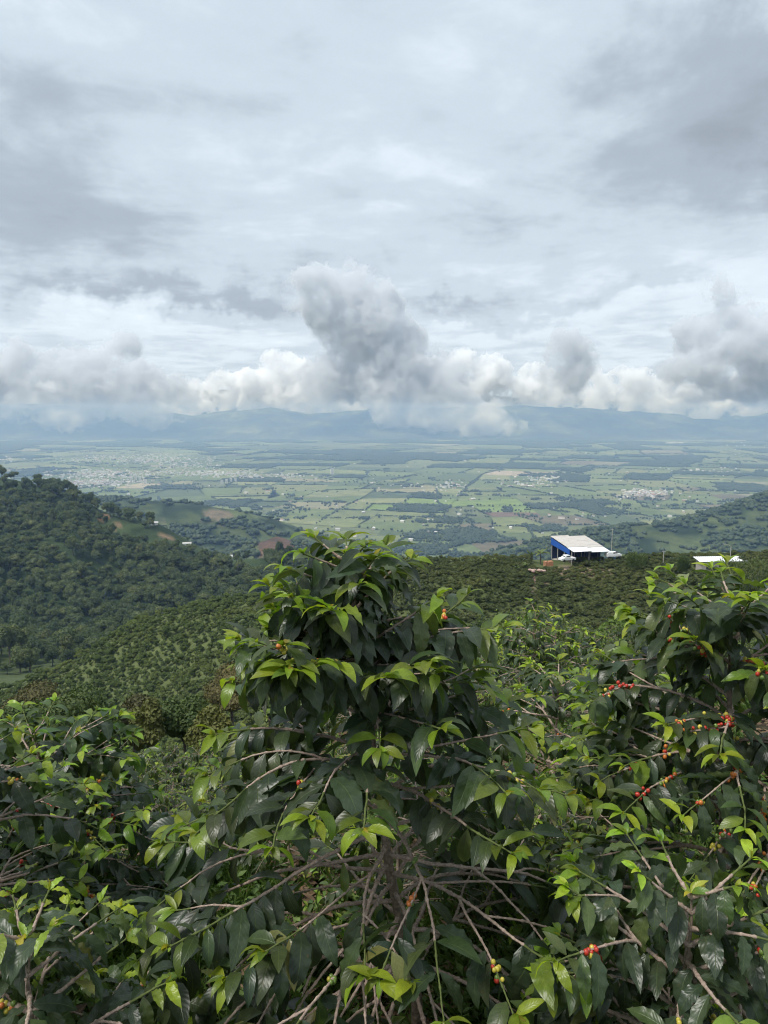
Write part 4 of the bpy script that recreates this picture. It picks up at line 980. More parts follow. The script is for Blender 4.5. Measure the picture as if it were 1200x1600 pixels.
def joined_leaves(leaves, lod, seed, mname='foliage', mute=0.0):
    rg = np.random.default_rng(seed); VV, FF, UU, CC, n = [], [], [], [], 0
    for L in leaves:
        V, Fq, UV = lod[L[6]]; M = leaf_frame(L); VV.append(V @ M[:3, :3].T + M[:3, 3]); FF.append(Fq + n); UU.append(UV); n += len(V)
        CC.append(np.tile((np.array(TINTS[L[5]]) * (1 - mute) + np.array((.050, .066, .022)) * mute) * rg.uniform(.72, 1.3) * np.array([rg.uniform(.85, 1.2), 1, 1]), (len(V), 1)))
    return leaf_to_mesh(mname, np.vstack(VV), np.vstack(FF), np.vstack(UU), np.vstack(CC))
CHERRY = {}
def cherry_mesh(k):
    if k not in CHERRY:
        v, f = ICO[2]; V = v * np.array([.0066, .0066, .0078]); CHERRY[k] = np_mesh('cherry', V, f, [M_RED, M_ORANGE, M_YELLOW, M_GREEN][k], True)
    return CHERRY[k]
def add_plant(g, loc, rz, label, name='coffee_plant', own=300, cherry_max=90, group=None, sides=6):
    """a plant near the camera: stem, every branch, the leaves that show largest and every cherry as parts"""
    r = empty(name, loc, rz); tag(r, label, 'coffee plant', group)
    V, Fc = tube(g['stem'][0], g['stem'][1], 9); so_ = link('stem', np_mesh('stem', V, Fc, None, True), r, M_STEM); bo = []
    for pts, rad, dep in g['branches']:
        base = np.interp(np.arange(len(pts)), [0, len(pts) - 1], [rad[0], rad[-1]]); q_ = [pts[0]]; w_ = [base[0] * 1.35]      # swollen nodes
        for j in range(1, len(pts)):
            d_ = unit(pts[j] - pts[j - 1]); kn = 1.45 if j % 2 else 1.2
            q_ += [pts[j] - d_ * .007, pts[j], pts[j] + d_ * .006]; w_ += [base[j], base[j] * kn + .0006, base[j]]
        pts, rad = np.array(q_[:-1]), np.array(w_[:-1])
        V, Fc = tube(pts, rad, sides); k = max(2, int(len(pts) * .72))
        o = link('branch', np_mesh('branch', V, Fc, None, True), r, M_TWIG); bo.append(o)
        o.data.materials.append(M_GREENTWIG); nseg = len(pts) - 1; mi = (np.arange(len(Fc)) % (nseg * sides)) // sides >= k; mi[2 * nseg * sides:] = True
        o.data.polygons.foreach_set('material_index', mi.astype(np.int32))
    W = np.array(Matrix.Translation(loc) @ Matrix.Rotation(rz, 4, 'Z'))
    P = np.array([L[0] + L[2] * L[4] * .5 for L in g['leaves']]) @ W[:3, :3].T + W[:3, 3]; S = np.array([L[4] for L in g['leaves']])
    dist = np.linalg.norm(P, axis=1); px, py = proj(P); inf = (px > -30) & (px < 1230) & (py > 0) & (py < 1630) & (P[:, 1] > .3)
    score = np.where(inf, S / dist, -1); pick = set(np.argsort(-score)[:own][score[np.argsort(-score)[:own]] > 0].tolist())
    rest = []
    for i, L in enumerate(g['leaves']):
        if i in pick:
            o = bpy.data.objects.new('leaf', LEAF_HI[L[5]][L[6]]); COL.objects.link(o); o.parent = bo[g['leaf_on'][i]] if g['leaf_on'][i] >= 0 else so_; o.matrix_local = Matrix(leaf_frame(L).tolist())
        else: rest.append(L)
    if rest: tag(link('foliage', joined_leaves(rest, LEAF_LO, 3), r), kind='stuff')
    ch = g['cherries']; 
    if ch:                                                        # those that face the camera first
        Pc = np.array([c[0] for c in ch]) @ W[:3, :3].T + W[:3, 3]; cx_, cy_ = proj(Pc); ok = (cx_ > 0) & (cx_ < 1200) & (cy_ < 1600); od = np.argsort(np.where(ok, np.linalg.norm(Pc, axis=1), 99)); ch = [(*ch[i], g['cherry_on'][i]) for i in od]
    for p, k, s, w in ch[:cherry_max]: inst('cherry', cherry_mesh(k), p, 0, s, bo[w])
    return r

def near_plants():
    def at_ground(px, Y, dz=0.0): x = ux(px, 1200) * Y; return (x, Y, gz(x, Y) + dz)
    # the tall plant in the middle
    x, y, z = at_ground(655, 2.12)
    T = [(f, .80 + .1 * math.sin(k * 2.1), .52, 1.0) for k, f in enumerate(np.linspace(.16, .32, 6))] + [(f, .76 + .12 * math.sin(k * 1.7), .64, 1.0) for k, f in enumerate(np.linspace(.35, .47, 7))]
    T += [(.50, .72, .46, .9), (.53, .68, .42, .9), (.56, .66, .38, .95), (.59, .62, .34, 1.0), (.62, .58, .30, 1.0), (.65, .55, .26, 1.0), (.68, .50, .22, 1.0), (.71, .46, .16, 1.0), (.735, .43, .12, 1.0)] + [(f, .39 - 1.0 * (f - .76) - .6 * max(0, f - .93), .06, 1.0) for f in np.linspace(.76, .985, 15)]
    g = grow_plant(11, -.40 - z, .82, 27, leafL=.134, lean=(-.30, -.06), top_e=34, thick=.8, cherry_p=.06, node=.033, tiers=T)
    add_plant(g, (x, y, z), .4, 'tall coffee plant in the middle with dense leafy top and bare lower branches', cherry_max=170)
    print('main leaves', len(g['leaves']), len(g['branches']), len(g['cherries']))
    specs = [  # seed, px, Y, top py, radius, tiers, bare, leafL, label
        (23, 1140, 2.35, 940, .78, 27, .22, .122, 'large coffee plant at the right edge with red cherries high up'),
        (29, 60, 3.0, 1185, .88, 22, .26, .125, 'dark coffee plant at the left with orange cherry clusters'),
        (31, 20, 1.62, 1450, .55, 12, .22, .105, 'low coffee plant in the bottom left corner with bright shoots'),
        (37, -95, 2.15, 1140, .62, 14, .4, .12, 'coffee plant cut off by the left edge, one bright leaf showing'),
        (41, 1070, 1.62, 1390, .62, 15, .26, .11, 'low coffee plant in the bottom right corner'),
        (43, 872, 3.7, 1055, .62, 13, .6, .12, 'thin coffee plant with bare trunk between the middle and right plants'),
    ]
    for sd, px, Y, top, Rm, nt, bare, LL, lab in specs:
        x, y, z = at_ground(px, Y); H = zy(top) * Y - z
        g = grow_plant(sd, H, Rm, nt, bare=bare, leafL=LL, node=.034, cherry_p=.26 if sd in (23, 29) else .04)
        add_plant(g, (x, y, z), sd, lab, own=300 if Y < 3.2 else 220, cherry_max=420 if sd in (23, 29) else 50)
near_plants()

def slope_plants():
    rg = np.random.default_rng(61); kinds = []
    for i in range(7):
        H = rg.uniform(1.5, 2.0); g = grow_plant(100 + i, H, rg.uniform(.6, .8), 14, bare=rg.uniform(.3, .5), leafL=.125, forks=True, keep=.9, node=.045, cherry_p=0)
        parts = [tube(g['stem'][0], g['stem'][1], 6)] + [tube(p[::2] if len(p) > 6 else p, r_[::2] if len(p) > 6 else r_, 3) for p, r_, d in g['branches']]
        V, Fc = merge(parts); wood = np_mesh('branches', V, Fc, M_TWIG, True)
        kinds.append((wood, joined_leaves(g['leaves'], LEAF_LO, i, mute=.35), joined_leaves(g['leaves'], LEAF_XLO, i, mute=.6), H))
    spots = []
    Y = 3.4
    while Y < 36:
        st = .92 + .04 * Y; x = -.62 * Y - 1 + rg.uniform(0, st)
        while x < .62 * Y + 1.5:
            if Y < 22 or x < -.1 * Y: spots.append((x + rg.normal() * .16, Y + rg.normal() * .2))
            x += st * rg.uniform(.85, 1.2)
        Y += .95 + .055 * Y
    done = 0; items = []
    extra = [(300, 3.9, 1200), (225, 4.5, 1165), (385, 4.3, 1120), (255, 5.6, 1150), (330, 5.2, 1135), (180, 5.4, 1140), (700, 3.2, 1110), (965, 3.1, 1100), (775, 2.95, 1170), (560, 3.4, 1110), (450, 3.5, 1120), (860, 2.9, 1230), (1010, 3.9, 1010), (930, 4.6, 1030), (650, 4.4, 1040)]
    for px, Y, top in extra:
        x = ux(px, top) * Y; z = gz(x, Y); k = int(rg.integers(7)); s = (zy(top) * Y - z - .12) / kinds[k][3]
        items.append((Y, x, z, k, s, px, top))
    for x, Y in spots:
        z = gz(x, Y); k = int(rg.integers(7)); s = rg.uniform(.68, 1.0); H = kinds[k][3] * s
        px, py = proj(np.array([x, Y, z + H + .1]))
        if px < -60 or px > 1260 or py > 1560: continue
        if Y < 3.7 and (170 < px < 330): continue                # keep the gap with weeds open
        if Y < 3.9 and px < 170: continue
        if Y < 4.3 and 800 < px < 950: continue
        lim = np.interp(px, [0, 380, 560, 700, 780, 860, 930, 1000, 1200], [1135, 1115, 1000, 985, 945, 945, 975, 960, 960]) + rg.uniform(-10, 40)
        fit = (zy(lim) * Y - z - .18) / kinds[k][3]
        if fit < .36: continue
        s = min(s, fit * rg.uniform(.85, 1.0)); H = kinds[k][3] * s; px, py = proj(np.array([x, Y, z + H + .1]))
        items.append((Y, x, z, k, s, px, py))
    # sight lines: keep those whose top shows above the row in front
    ORD = ['first', 'second', 'third', 'fourth', 'fifth', 'sixth', 'seventh', 'eighth', 'ninth', 'tenth', 'eleventh', 'twelfth']
    places = {}
    for it in items:
        Y, px = it[0], it[5]
        wh = 'left of the tall middle plant' if px < 400 else ('behind the tall middle plant' if px < 700 else ('between the middle and right plants' if px < 960 else 'behind the large right plant'))
        dist = 'near' if Y < 5.2 else ('middle' if Y < 8.5 else ('farther' if Y < 14 else 'far'))
        places.setdefault((dist, wh), []).append(it)
    for (dist, wh), its in places.items():
        its.sort(key=lambda q: q[5])
        for j, (Y, x, z, k, s, px, py) in enumerate(its):
            r = empty('coffee_plant', (x, Y, z - .03), rg.uniform(0, 6.28)); r.scale = (s,) * 3
            lab = '%s row coffee plant %s' % (dist, wh)
            if 1 < len(its) <= 12: lab += ', %s from the left' % ORD[j]
            tag(r, lab, 'coffee plant', '%s coffee plants on the slope %s' % (dist, wh))
            inst('branches', kinds[k][0], (0, 0, 0), 0, 1, r); f = inst('foliage', kinds[k][1 if Y < 9 else 2], (0, 0, 0), 0, 1, r); f['kind'] = 'stuff'
            done += 1
    print('slope plants', done)
    n = 2600; Yr = 9 + 75 * rg.random(n) ** 1.3; Xr = rg.uniform(-.62, .62, n) * Yr; Zr = ground(Xr, Yr); nm = z_near(Xr, Yr)
    kx = [k[2] for k in kinds]; kh = np.array([k[3] for k in kinds]); ii = rg.integers(0, 7, n); pxr, pyr = proj(np.column_stack([Xr, Yr, Zr]))
    lim = np.interp(pxr, [0, 380, 560, 700, 780, 860, 930, 1000, 1200], [1140, 1120, 1000, 985, 945, 945, 975, 960, 960]) + rg.uniform(-5, 50, n)
    fit = np.array([(zy(l) * y_ - z_ - .15) for l, y_, z_ in zip(lim, Yr, Zr)]) / kh[ii]; sc_ = np.minimum(rg.uniform(.7, 1.05, n), fit); ok = (sc_ > .25) & ((Yr > 16) | (rg.random(n) < .5))
    scatter('coffee_slope', np.column_stack([Xr, Yr, Zr - .03])[ok], rg.uniform(0, 6.28, n)[ok], sc_[ok], ii[ok], kx, 'coffee foliage filling the slope below the nearer plants')
slope_plants()

# ------------------------------------------------------------------ weeds and litter under the plants
def build_weeds():
    rg = np.random.default_rng(71)
    mw = mat_far_foliage('weed_leaves', [(0, (.045, .085, .020)), (.5, (.085, .14, .030)), (1, (.14, .20, .05))], 30, .6, .25, .35)
    ml = mat_far_foliage('dead_leaves', [(0, (.07, .045, .03)), (.5, (.14, .09, .055)), (1, (.22, .16, .10))], 30, .8)
    kinds = []
    for i in range(5):
        n = 46; a = rg.uniform(0, 6.28, n); r = .16 * np.sqrt(rg.uniform(0, 1, n)); P = np.column_stack([np.cos(a) * r, np.sin(a) * r, rg.uniform(.01, .13, n) * (1 - r * 3)]); N = np.column_stack([np.cos(a) * .5, np.sin(a) * .5, 1 + 0 * a])
        g = 26; b = rg.uniform(0, 6.28, g); bl = []
        for k in range(g):
            p = np.array([rg.normal() * .06, rg.normal() * .06, 0]); d = np.array([math.cos(b[k]), math.sin(b[k]), rg.uniform(.6, 2)]); d = d / np.linalg.norm(d) * rg.uniform(.08, .2); w = np.cross(d, [0, 0, 1]); w = w / np.linalg.norm(w) * .004
            bl.append((np.array([p - w, p + w, p + d * .6, p + d + [0, 0, -.03]]), np.array([[0, 1, 2], [0, 2, 3]])))
        V, Fc = merge([leaf_quads(P, N, .022, rg, .5, .5)] + bl); kinds.append(np_mesh('weed', V, Fc, mw))
    lit = []
    for i in range(3):
        n = 30; P = np.column_stack([rg.normal(size=n) * .16, rg.normal(size=n) * .16, rg.uniform(.004, .02, n)]); lit.append(np_mesh('litter', *leaf_quads(P, np.tile([0, 0, 1.0], (n, 1)), .045, rg, .25, .4), ml))
    def spread(n, y0, y1, cl):
        Y = y0 + (y1 - y0) * rg.random(n) ** 1.4; X = rg.uniform(-.62, .62, n) * (Y + .6); m = fbm2(X / .5, Y / .5, 3, 88) > cl; X, Y = X[m], Y[m]
        return np.column_stack([X, Y, ground(X, Y) + .0])
    P = np.vstack([spread(5200, 1.0, 13, .40), np.column_stack([(q := rg.uniform(-1.5, -.55, 500)), (w := rg.uniform(2.4, 4.6, 500)), ground(q, w)])]); m = len(P)
    scatter('weeds', P, rg.uniform(0, 6.28, m), rg.uniform(.5, 1.25, m), rg.integers(0, 5, m), kinds, 'short green weeds and grass on the soil between the plants')
    P = spread(1500, 1.0, 8, .3); m = len(P)
    scatter('leaf_litter', P, rg.uniform(0, 6.28, m), rg.uniform(.6, 1.2, m), rg.integers(0, 3, m), lit, 'dry brown fallen leaves on the soil')
build_weeds()

# ------------------------------------------------------------------ trees in the dell below
def dell_trees():
    mats = {'green': mat_far_foliage('dell_green_leaves', [(0, (.045, .070, .022)), (.5, (.062, .092, .028)), (1, (.085, .115, .036))], 2.0, .65, .15),
            'brown': mat_far_foliage('dell_brown_leaves', [(0, (.062, .062, .027)), (.5, (.082, .080, .034)), (1, (.105, .098, .042))], 2.0, .7, .1),
            'gold': mat_far_foliage('dell_gold_leaves', [(0, (.07, .085, .026)), (.6, (.13, .135, .04)), (1, (.24, .22, .06))], 2.0, .65, .15),
            'lime': mat_far_foliage('dell_lime_leaves', [(0, (.07, .115, .028)), (.5, (.10, .155, .036)), (1, (.14, .20, .05))], 2.0, .6, .2)}
    spots = [(112, 1072, 48, 6.6, 5.2, 'green', 'broad round green tree below the pale slope at the left'), (50, 1062, 58, 8.5, 6, 'brown', 'brownish tree crown behind the broad round green one at the left'), (205, 1082, 52, 4.6, 5, 'brown', 'olive brown tree right of the broad round green one'),
             (228, 1092, 38, 2.6, 4, 'gold', 'tree with golden green top in the dell at the left'), (285, 1080, 40, 3.6, 4.4, 'green', 'loose green tree right of the golden topped one'), (360, 1040, 70, 7.5, 6, 'brown', 'brownish tree at the foot of the pale slope beside the middle plant'), (150, 1115, 36, 3.4, 4, 'green', 'low green tree in front of the broad round one'), (330, 1100, 30, 2.4, 3.6, 'gold', 'small golden green tree close behind the left coffee plants'), (420, 1050, 55, 5.5, 5.0, 'green', 'dull green tree half hidden by the tall middle plant'), (15, 1095, 42, 4.5, 4.6, 'green', 'green tree crown at the left edge above the coffee leaves'),
             (985, 945, 19, 1.9, 3.4, 'lime', 'bright green feathery tree above the coffee rows right of middle'), (1010, 975, 16, 1.5, 2.6, 'lime', 'small bright green tree beside the feathery one')]
    for i, (px, py, Y, w, h, kind, lab) in enumerate(spots):
        rg = np.random.default_rng(1300 + i); x = ux(px, py) * Y; top = zy(py) * Y; z0 = gz(x, Y); hh = max(h, min(top - z0, h * 2.2))
        base = top - hh
        q = 6000; qs = np.clip(.0036 * Y, .05, .14)
        cm, tm = tree_parts(1400 + i, w, h, 11, q, qs, mats[kind], .02 * w + .03)
        r = empty('dell_tree' if Y > 25 else 'slope_tree', (x, Y, top - h), rg.uniform(0, 6)); tag(r, lab, 'tree')
        inst('crown', cm, (0, 0, 0), 0, 1, r)
        if z0 < top - h + .2:                                     # trunk down to the ground
            V, Fc = tube([(0, 0, z0 - (top - h) - .3), (0, 0, (z0 - (top - h)) * .5), (0, 0, h * .3)], [.03 * w + .02, .025 * w + .02, .02 * w + .01], 7); e = merge([(V, Fc), tube([(0, 0, h * .25), (w * .1, 0, h * .6)], [.02 * w, .008 * w], 5), tube([(0, 0, h * .25), (-w * .12, w * .1, h * .55)], [.02 * w, .008 * w], 5)])
            link('trunk', np_mesh('trunk', *e, None, True), r, M_BARK)
        else: inst('trunk', tm, (0, 0, 0), 0, 1, r)
dell_trees()
def airy_plants():
    for sd, px, top, Y, lab in ((51, 838, 955, 7.2, 'tall airy coffee plant with drooping gold tipped leaves below the shed path'), (53, 872, 965, 7.6, 'second airy coffee plant right beside the taller one below the shed path'), (57, 925, 1000, 8.6, 'rounded yellowish coffee plant right of the two airy ones'), (59, 760, 1000, 9.0, 'low coffee plant just right of the tall middle plant, far down the slope')):
        x = ux(px, 1000) * Y; z = gz(x, Y); H = zy(top) * Y - z
        g = grow_plant(sd, H, .55, 12, bare=.35, leafL=.125, node=.045, keep=.85, cherry_p=0)
        add_plant(g, (x, Y, z), sd, lab, own=60, sides=4)
airy_plants()

# ------------------------------------------------------------------ the shed on the coffee hill and what stands round it
def mat_sheet(name, c, rough=.45, rust=.25):
    m, t, out = new_mat(name); pos = t.add('ShaderNodeTexCoord').outputs['Object']
    n = t.noise(pos, .8, 7, .65); cc = t.mix(t.math('MULTIPLY', t.sstep(n, .45, .75), rust), c, (.22, .17, .13))
    cc = t.mix(1.0, cc, t.ramp(t.noise(pos, 5, 6, .6), [(.3, (.85, .85, .85)), (.7, (1.08, 1.08, 1.08))]), 'MULTIPLY')
    bsdf(t, out, Base_Color=cc, Roughness=rough); return m
M_GREYROOF = mat_sheet('grey_corrugated_roof', (.46, .44, .41), .6, .35); M_WHITEROOF = mat_sheet('white_corrugated_roof', (.80, .82, .84), .5, .05); M_BLUE = mat_sheet('blue_sheet_wall', (.015, .095, .40), .5, .08)
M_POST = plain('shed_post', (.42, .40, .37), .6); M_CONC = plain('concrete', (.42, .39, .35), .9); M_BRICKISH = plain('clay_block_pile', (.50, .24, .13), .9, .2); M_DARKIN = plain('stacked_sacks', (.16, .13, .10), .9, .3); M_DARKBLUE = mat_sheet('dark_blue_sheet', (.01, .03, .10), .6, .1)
def corr(a, b, c, d, n, amp, th=.05):
    """corrugated sheet over the quad a-b (low edge) d-c (high edge); ridges run from low to high"""
    a, b, c, d = map(lambda q: np.asarray(q, float), (a, b, c, d)); nrm = unit(np.cross(b - a, d - a)); k = n * 4 + 1
    t = np.linspace(0, 1, k)[:, None]; off = nrm * (amp * np.sin(np.arange(k) * math.pi / 2))[:, None]
    lo, hi = a + (b - a) * t + off, d + (c - d) * t + off
    V = np.vstack([lo, hi, lo - nrm * th, hi - nrm * th]); i = np.arange(k - 1)
    f = np.vstack([np.stack([i, i + 1, k + i + 1, k + i], 1), np.stack([2 * k + i + 1, 2 * k + i, 3 * k + i, 3 * k + i + 1], 1), np.stack([i + 1, i, 2 * k + i, 2 * k + i + 1], 1), np.stack([k + i, k + i + 1, 3 * k + i + 1, 3 * k + i], 1), [[0, k, 3 * k, 2 * k], [k - 1, 3 * k - 1, 4 * k - 1, 2 * k - 1]]])
    return V, f
def build_shed():
    Y0 = 188.0; x0 = ux(894, 868) * Y0
    zb = gz(x0 + 4, Y0 + 3) - .3
    r = empty('shed', (x0, Y0, zb), R(14)); tag(r, 'open farm shed with blue side wall and grey corrugated roof on the hill', 'shed')
    # local: x right, y away; front left corner at the origin
    W, D = 10.4, 11.0; Hf = zy(862) * Y0 - zb + .25; Hr = Hf + 1.8
    sk = -.5
    def P(u, v, z): return np.array([u + sk * v / D, v, z])
    def zr(v): return Hf + (Hr - Hf) * v / D
    def add(nm, vf, mat, par=r): return link(nm, np_mesh(nm, *vf), par, mat)
    add('floor', box((W * .5, 5.4, -.5), (W + .4, 11.4, 1.0)), M_CONC)
    m = W * .5
    for k, (u0, u1, dz) in enumerate(((-.3, m + .1, .16), (m - .1, W + .3, -.16))):
        add('roof_panel', corr(P(u0, 2.1, zr(2.1) + dz + .1), P(u1, 2.1, zr(2.1) + dz + .1), P(u1, D + .4, zr(D + .4) + dz + .1), P(u0, D + .4, zr(D + .4) + dz + .1), 16, .06), M_GREYROOF)
        add('canopy', corr(P(u0, -1.2, zr(-1.2) + dz - .05), P(u1, -1.2, zr(-1.2) + dz - .05), P(u1, 2.4, zr(2.4) + dz - .02), P(u0, 2.4, zr(2.4) + dz - .02), 16, .05), M_WHITEROOF)
    add('side_wall', corr(P(-.15, 1.0, zr(1) - 1.5), P(-.15, D, zr(D) - 2.0), P(-.15, D, zr(D) - .15), P(-.15, 1.0, zr(1) - .15), 18, .04), M_BLUE)
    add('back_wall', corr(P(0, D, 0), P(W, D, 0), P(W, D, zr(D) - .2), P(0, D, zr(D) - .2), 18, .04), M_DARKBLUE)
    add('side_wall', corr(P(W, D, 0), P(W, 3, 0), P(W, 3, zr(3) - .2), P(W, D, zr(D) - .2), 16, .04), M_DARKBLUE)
    for v in (.2, 4, 7.5, D - .3):
        for u in (0, m, W):
            c = P(u, v, zr(v) / 2 - .1); add('post', box(c, (.16, .16, zr(v) - .1)), M_POST)
    for v in (4, 7.5): add('beam', box((W / 2 + sk * v / D, v, zr(v) - .12), (W, .14, .18)), M_POST)
    for k, (u, v, s) in enumerate(((2.5, 4, 1.1), (4.2, 5, 1.4), (7.5, 4.2, 1.0), (8.8, 5.5, 1.3))): 
        o = add('sack_pile', blob(P(u, v, .5), (s, .9, .8), 2, .35, k), M_DARKIN)
    def spot(px, py, Y): x = ux(px, py) * Y; return (x, Y, max(gz(x, Y), zy(py) * Y))
    # rubble, block stack, pickup, tank
    q = spot(858, 885, 184); b = empty('block_stack', q, .3); b.scale = (.75,) * 3; tag(b, 'stack of clay blocks beside the shed', 'block stack')
    rg = np.random.default_rng(9)
    for a in range(5):
        for c in range(3): 
            for d in range(4):
                if rg.random() < .12 and d > 1: continue
                o = link('block', np_mesh('block', *box((a * .62 - 1.3, c * .5, .28 + d * .44), (.58, .44, .40), rg.normal() * .05)), b, M_BRICKISH)
    q = spot(842, 892, 178); tag(link('rubble_heap', np_mesh('rubble_heap', *merge([blob((rg.normal() * .9, rg.normal() * .6, .1), (.5, .4, .3), 2, .5, 60 + k) for k in range(9)])), None, plain('pale_rubble', (.48, .34, .28), .95, .25)), 'low heap of pale pink rubble at the head of the path', 'rubble'); bpy.data.objects['rubble_heap'].location = q
    MW = plain('white_car_paint', (.78, .78, .77), .35, .04); MK = plain('tyre_rubber', (.03, .03, .03), .8); MG = plain('car_glass', (.03, .035, .04), .1)
    def vehicle(name, lab, q, rz, cab):
        c = empty(name, q, rz); tag(c, lab, 'truck' if cab else 'car')
        prof = [(-2.2, .45), (-2.2, 1.0), (-.6, 1.05), (-.45, 1.72), (.85, 1.75), (1.35, 1.1), (2.2, 1.0), (2.25, .5)] if cab else [(-2.1, .4), (-2.1, 1.1), (-1.7, 1.6), (.6, 1.62), (1.2, 1.05), (2.1, .95), (2.15, .45)]
        n = len(prof); V = [(x, sy * .85 * (1 if z < 1.2 else .86), z) for sy in (-1, 1) for x, z in prof]; f = [[i, (i + 1) % n, n + (i + 1) % n, n + i] for i in range(n)] + [list(range(n))[::-1], list(range(n, 2 * n))]
        me = bpy.data.meshes.new('body'); me.from_pydata(V, [], f); me.update(); link('body', me, c, MW)
        for sx in (-1.4, 1.4):
            for sy in (-.8, .8): 
                Vw, Fw = tube([(sx, sy - .1, .36), (sx, sy + .1, .36)], [.36, .36], 14); link('wheel', np_mesh('wheel', Vw, Fw), c, MK)
        for sy in (-.79, .79): link('side_window', np_mesh('side_window', *box((.15, sy, 1.4), (1.1, .03, .38))), c, MG)
        V, Fc = box((1.12, 0, 1.42), (.05, 1.2, .42)); link('windscreen', np_mesh('windscreen', V, Fc), c, MG)
    vehicle('pickup_truck', 'white pickup truck parked in front of the blue wall', spot(886, 877, 186), R(200), True)
    vehicle('parked_car', 'white car parked at the right end of the shed', spot(958, 871, 190), R(10), False)
    # poles
    def pole(px, py0, py1, Y, lab, lamp=False):
        x = ux(px, py1) * Y; zt = zy(py0) * Y; zb_ = gz(x, Y) - .3; p = empty('lamp_post' if lamp else 'pole', (x, Y, zb_)); tag(p, lab, 'lamp post' if lamp else 'pole')
        link('shaft', np_mesh('shaft', *tube([(0, 0, 0), (0, 0, zt - zb_)], [.11, .07], 8)), p, M_POST)
        if lamp:
            link('arm', np_mesh('arm', *tube([(0, 0, zt - zb_ - .1), (-.6, 0, zt - zb_ + .25), (-1.5, 0, zt - zb_ + .5)], [.05, .045, .04], 6)), p, M_POST); link('lamp_head', np_mesh('lamp_head', *box((-1.7, 0, zt - zb_ + .5), (.6, .25, .12))), p, M_POST)
        else: link('cross_arm', np_mesh('cross_arm', *box((0, 0, zt - zb_ - .3), (.9, .08, .1))), p, M_POST)
    pole(955, 826, 868, 195, 'thin grey pole right behind the shed'); pole(1141, 853, 872, 183, 'lamp post with curved arm behind the white roof at the right', True); pole(1036, 860, 882, 186, 'short pole among the coffee rows right of the shed')
    # white roofed building at the right
    Yb = 176.0; xb = ux(1102, 872) * Yb; zt = zy(876) * Yb; zg = gz(xb + 6, Yb)
    h = empty('white_roof_building', (xb, Yb, zt - 3.2), R(4)); tag(h, 'low building with long white roof behind the bamboo at the right', 'building')
    link('roof', np_mesh('roof', *corr((-.4, 1.5, 2.6), (16, 1.5, 2.6), (16, 5, 3.2), (-.4, 5, 3.2), 30, .05)), h, M_WHITEROOF)
    zl = zg - (zt - 3.2)
    link('wall', np_mesh('wall', *box((7.8, 3.3, (2.4 + zl - 1) / 2), (15.2, 3.0, 2.4 - zl + 1))), h, M_CONC)
    link('gable_trim', np_mesh('gable_trim', *tube([(-.45, 1.45, 2.5), (-.45, 3.2, 2.85), (-.45, 5.0, 3.1)], [.1, .1, .1], 6)), h, M_WHITEROOF)
    for k in range(4): link('window', np_mesh('window', *box((2 + k * 3.4, 1.76, 1.1), (1.2, .1, 1.0))), h, M_PANE)
    # small houses on the forest hill
    for px, py, Y, lab in ((356, 851, 722, 'small white house with a dirt road on the terraced hillside'), (136, 945, 430, 'tiny grey roofed hut in the clearing below the forest'), (240, 806, 765, 'white house half hidden by trees on the spur'), (292, 846, 735, 'small white hut on the terraces left of the white house')):
        x = ux(px, py) * Y; g = empty('hill_house', (x, Y, gz(x, Y) - .2), .3); tag(g, lab, 'house'); sc_ = .75 if Y > 600 else .5
        (wv, wf), (rv, rf) = house_arrays(11 * sc_, 7 * sc_, 3.4 * sc_, 1.4 * sc_); link('wall', np_mesh('wall', wv, wf), g, M_BLOCK); link('roof', np_mesh('roof', rv, rf), g, M_ROOFSLAB)
        link('door', np_mesh('door', *box((0, -3.52 * sc_, 1.1), (1.1, .08, 2.1))), g, M_PANE)
build_shed()

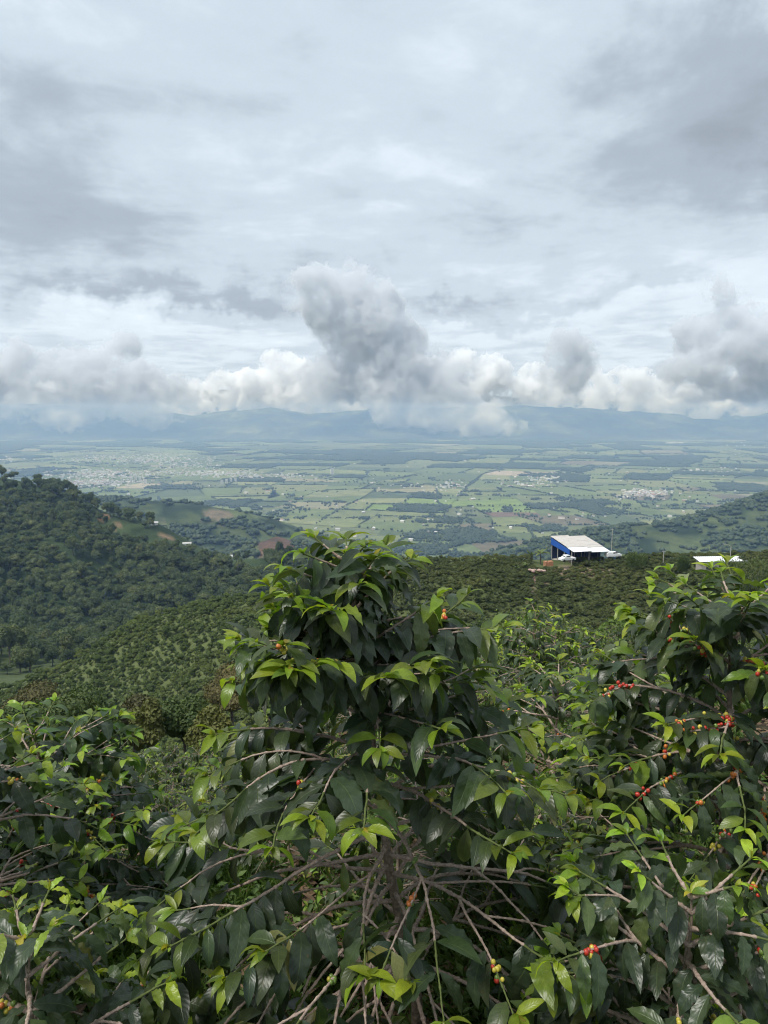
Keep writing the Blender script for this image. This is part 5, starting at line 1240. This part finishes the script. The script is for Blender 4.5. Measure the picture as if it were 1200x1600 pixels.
# ------------------------------------------------------------------ banana plants and bamboo-like clumps along the hill crest
def build_bananas():
    ml = mat_far_foliage('banana_leaves', [(0, (.075, .11, .03)), (.5, (.11, .15, .045)), (1, (.16, .19, .07))], 3, .5, .2, .35); kinds = []
    for i in range(4):
        rg = np.random.default_rng(1500 + i); parts = []; n = 9; stem = tube([(0, 0, -.3), (0, 0, 1.1), (.05, 0, 1.9)], [.13, .11, .07], 7)
        for k in range(n):
            a = k * 2.4 + rg.normal() * .3; el = rg.uniform(.5, 1.35); L = rg.uniform(1.3, 2.0); T = np.linspace(0, 1, 6); bend = rg.uniform(.6, 1.5)
            th = el - bend * T; dr = np.cumsum(np.cos(th)) / 6 * L; dz_ = np.cumsum(np.sin(th)) / 6 * L; w = .24 * np.sin(np.pi * np.clip(T * .9 + .08, 0, 1)) ** .6
            c_ = np.column_stack([np.cos(a) * dr, np.sin(a) * dr, 1.8 + dz_]); sd = np.array([-math.sin(a), math.cos(a), 0]); V = np.vstack([c_ - sd * w[:, None] - [0, 0, .08], c_, c_ + sd * w[:, None] - [0, 0, .08]])
            f = []
            for j in range(5): 
                for o_ in (0, 6): f += [[o_ + j, o_ + 6 + j, o_ + 7 + j], [o_ + j, o_ + 7 + j, o_ + 1 + j]]
            parts.append((V, np.array(f)))
        kinds.append((np_mesh('leaves', *merge(parts), ml), np_mesh('stem', *stem, M_BARK)))
    spots = [(830, 868, 190, 1.2, 'tall banana plant just left of the shed'), (845, 868, 189, 1.5, 'tallest banana plant at the left wall of the shed'), (822, 884, 182, .9, 'pale banana plant left of the block stack'), (808, 888, 180, .8, 'banana plant leaning left of the rubble'), (770, 880, 188, .8, 'banana plant on the crest left of the shed'), (752, 880, 188, .9, 'banana plant on the crest near the tall coffee plant'), (738, 882, 188, .7, 'small banana plant on the crest behind the tall coffee plant top'), (733, 920, 168, .9, 'pale banana plant alone low in the coffee rows'), (760, 915, 170, .8, 'pale banana plant right of the other in the coffee rows'), (975, 872, 190, .8, 'banana plant right of the parked car'),
             (718, 882, 190, .7, 'leftmost banana plant on the crest beside the coffee plant')]
    for k, (px, py, Y, s, lab) in enumerate(spots):
        x = ux(px, py) * Y; r = empty('banana_plant', (x, Y, gz(x, Y)), k * 1.7); r.scale = (s,) * 3; tag(r, lab, 'banana plant'); L, S = kinds[k % 4]; inst('leaves', L, (0, 0, 0), 0, 1, r); inst('stem', S, (0, 0, 0), 0, 1, r)
    mc = mat_far_foliage('cane_leaves', [(0, (.055, .085, .03)), (.5, (.085, .12, .04)), (1, (.12, .155, .06))], 6, .55, .2)
    rg = np.random.default_rng(1600)
    for k, (px, py, Y, w, h, lab) in enumerate([(1150, 866, 160, 6.0, 4.2, 'clump of upright cane leaves in front of the white roof'), (1188, 868, 158, 5.4, 3.6, 'cane clump at the right edge below the white roof'), (1116, 884, 155, 4.0, 3.0, 'low cane clump left of the white roof end'), (1068, 868, 180, 2.4, 2.2, 'small round bush on the crest left of the white roof'), (995, 862, 184, 5.0, 2.6, 'rounded bush on the crest right of the shed')]):
        x = ux(px, py) * Y; top = zy(py) * Y; h = max(1.8, top - gz(x, Y)); n = 900; a = rg.uniform(0, 6.28, n); rr = np.sqrt(rg.random(n)) * w * .5; zz = rg.uniform(.1, .85, n) * h; Pn = np.column_stack([np.cos(a) * rr, np.sin(a) * rr, zz]); d = np.column_stack([np.cos(a) * .45 + rg.normal(size=n) * .25, np.sin(a) * .45 + rg.normal(size=n) * .25, np.ones(n) * rg.uniform(.4, 1.3, n)]); d /= np.linalg.norm(d, axis=1)[:, None]; L = (rg.uniform(.5, 1.2, n))[:, None]; sd = np.cross(d, rg.normal(size=(n, 3))); sd /= np.linalg.norm(sd, axis=1)[:, None]
        V = np.stack([Pn, Pn + d * L * .5 + sd * .09, Pn + d * L + [0, 0, -.1], Pn + d * L * .5 - sd * .09], 1).reshape(-1, 3); i = np.arange(n)[:, None] * 4
        r = empty('cane_clump' if k < 3 else 'crest_bush', (x, Y, top - h)); tag(r, lab, 'bush'); link('leaves', np_mesh('leaves', V, np.vstack([i + [0, 1, 2], i + [0, 2, 3]])), r, mc)
        zl = min(gz(x, Y) - (top - h), 0) - .2; link('stem', np_mesh('stem', *merge([tube([(math.cos(q) * w * .2, math.sin(q) * w * .2, zl), (math.cos(q) * w * .25, math.sin(q) * w * .25, h * .7)], [.06, .02], 5) for q in range(6)])), r, M_BARK)
build_bananas()
print('script', time.time() - T0)
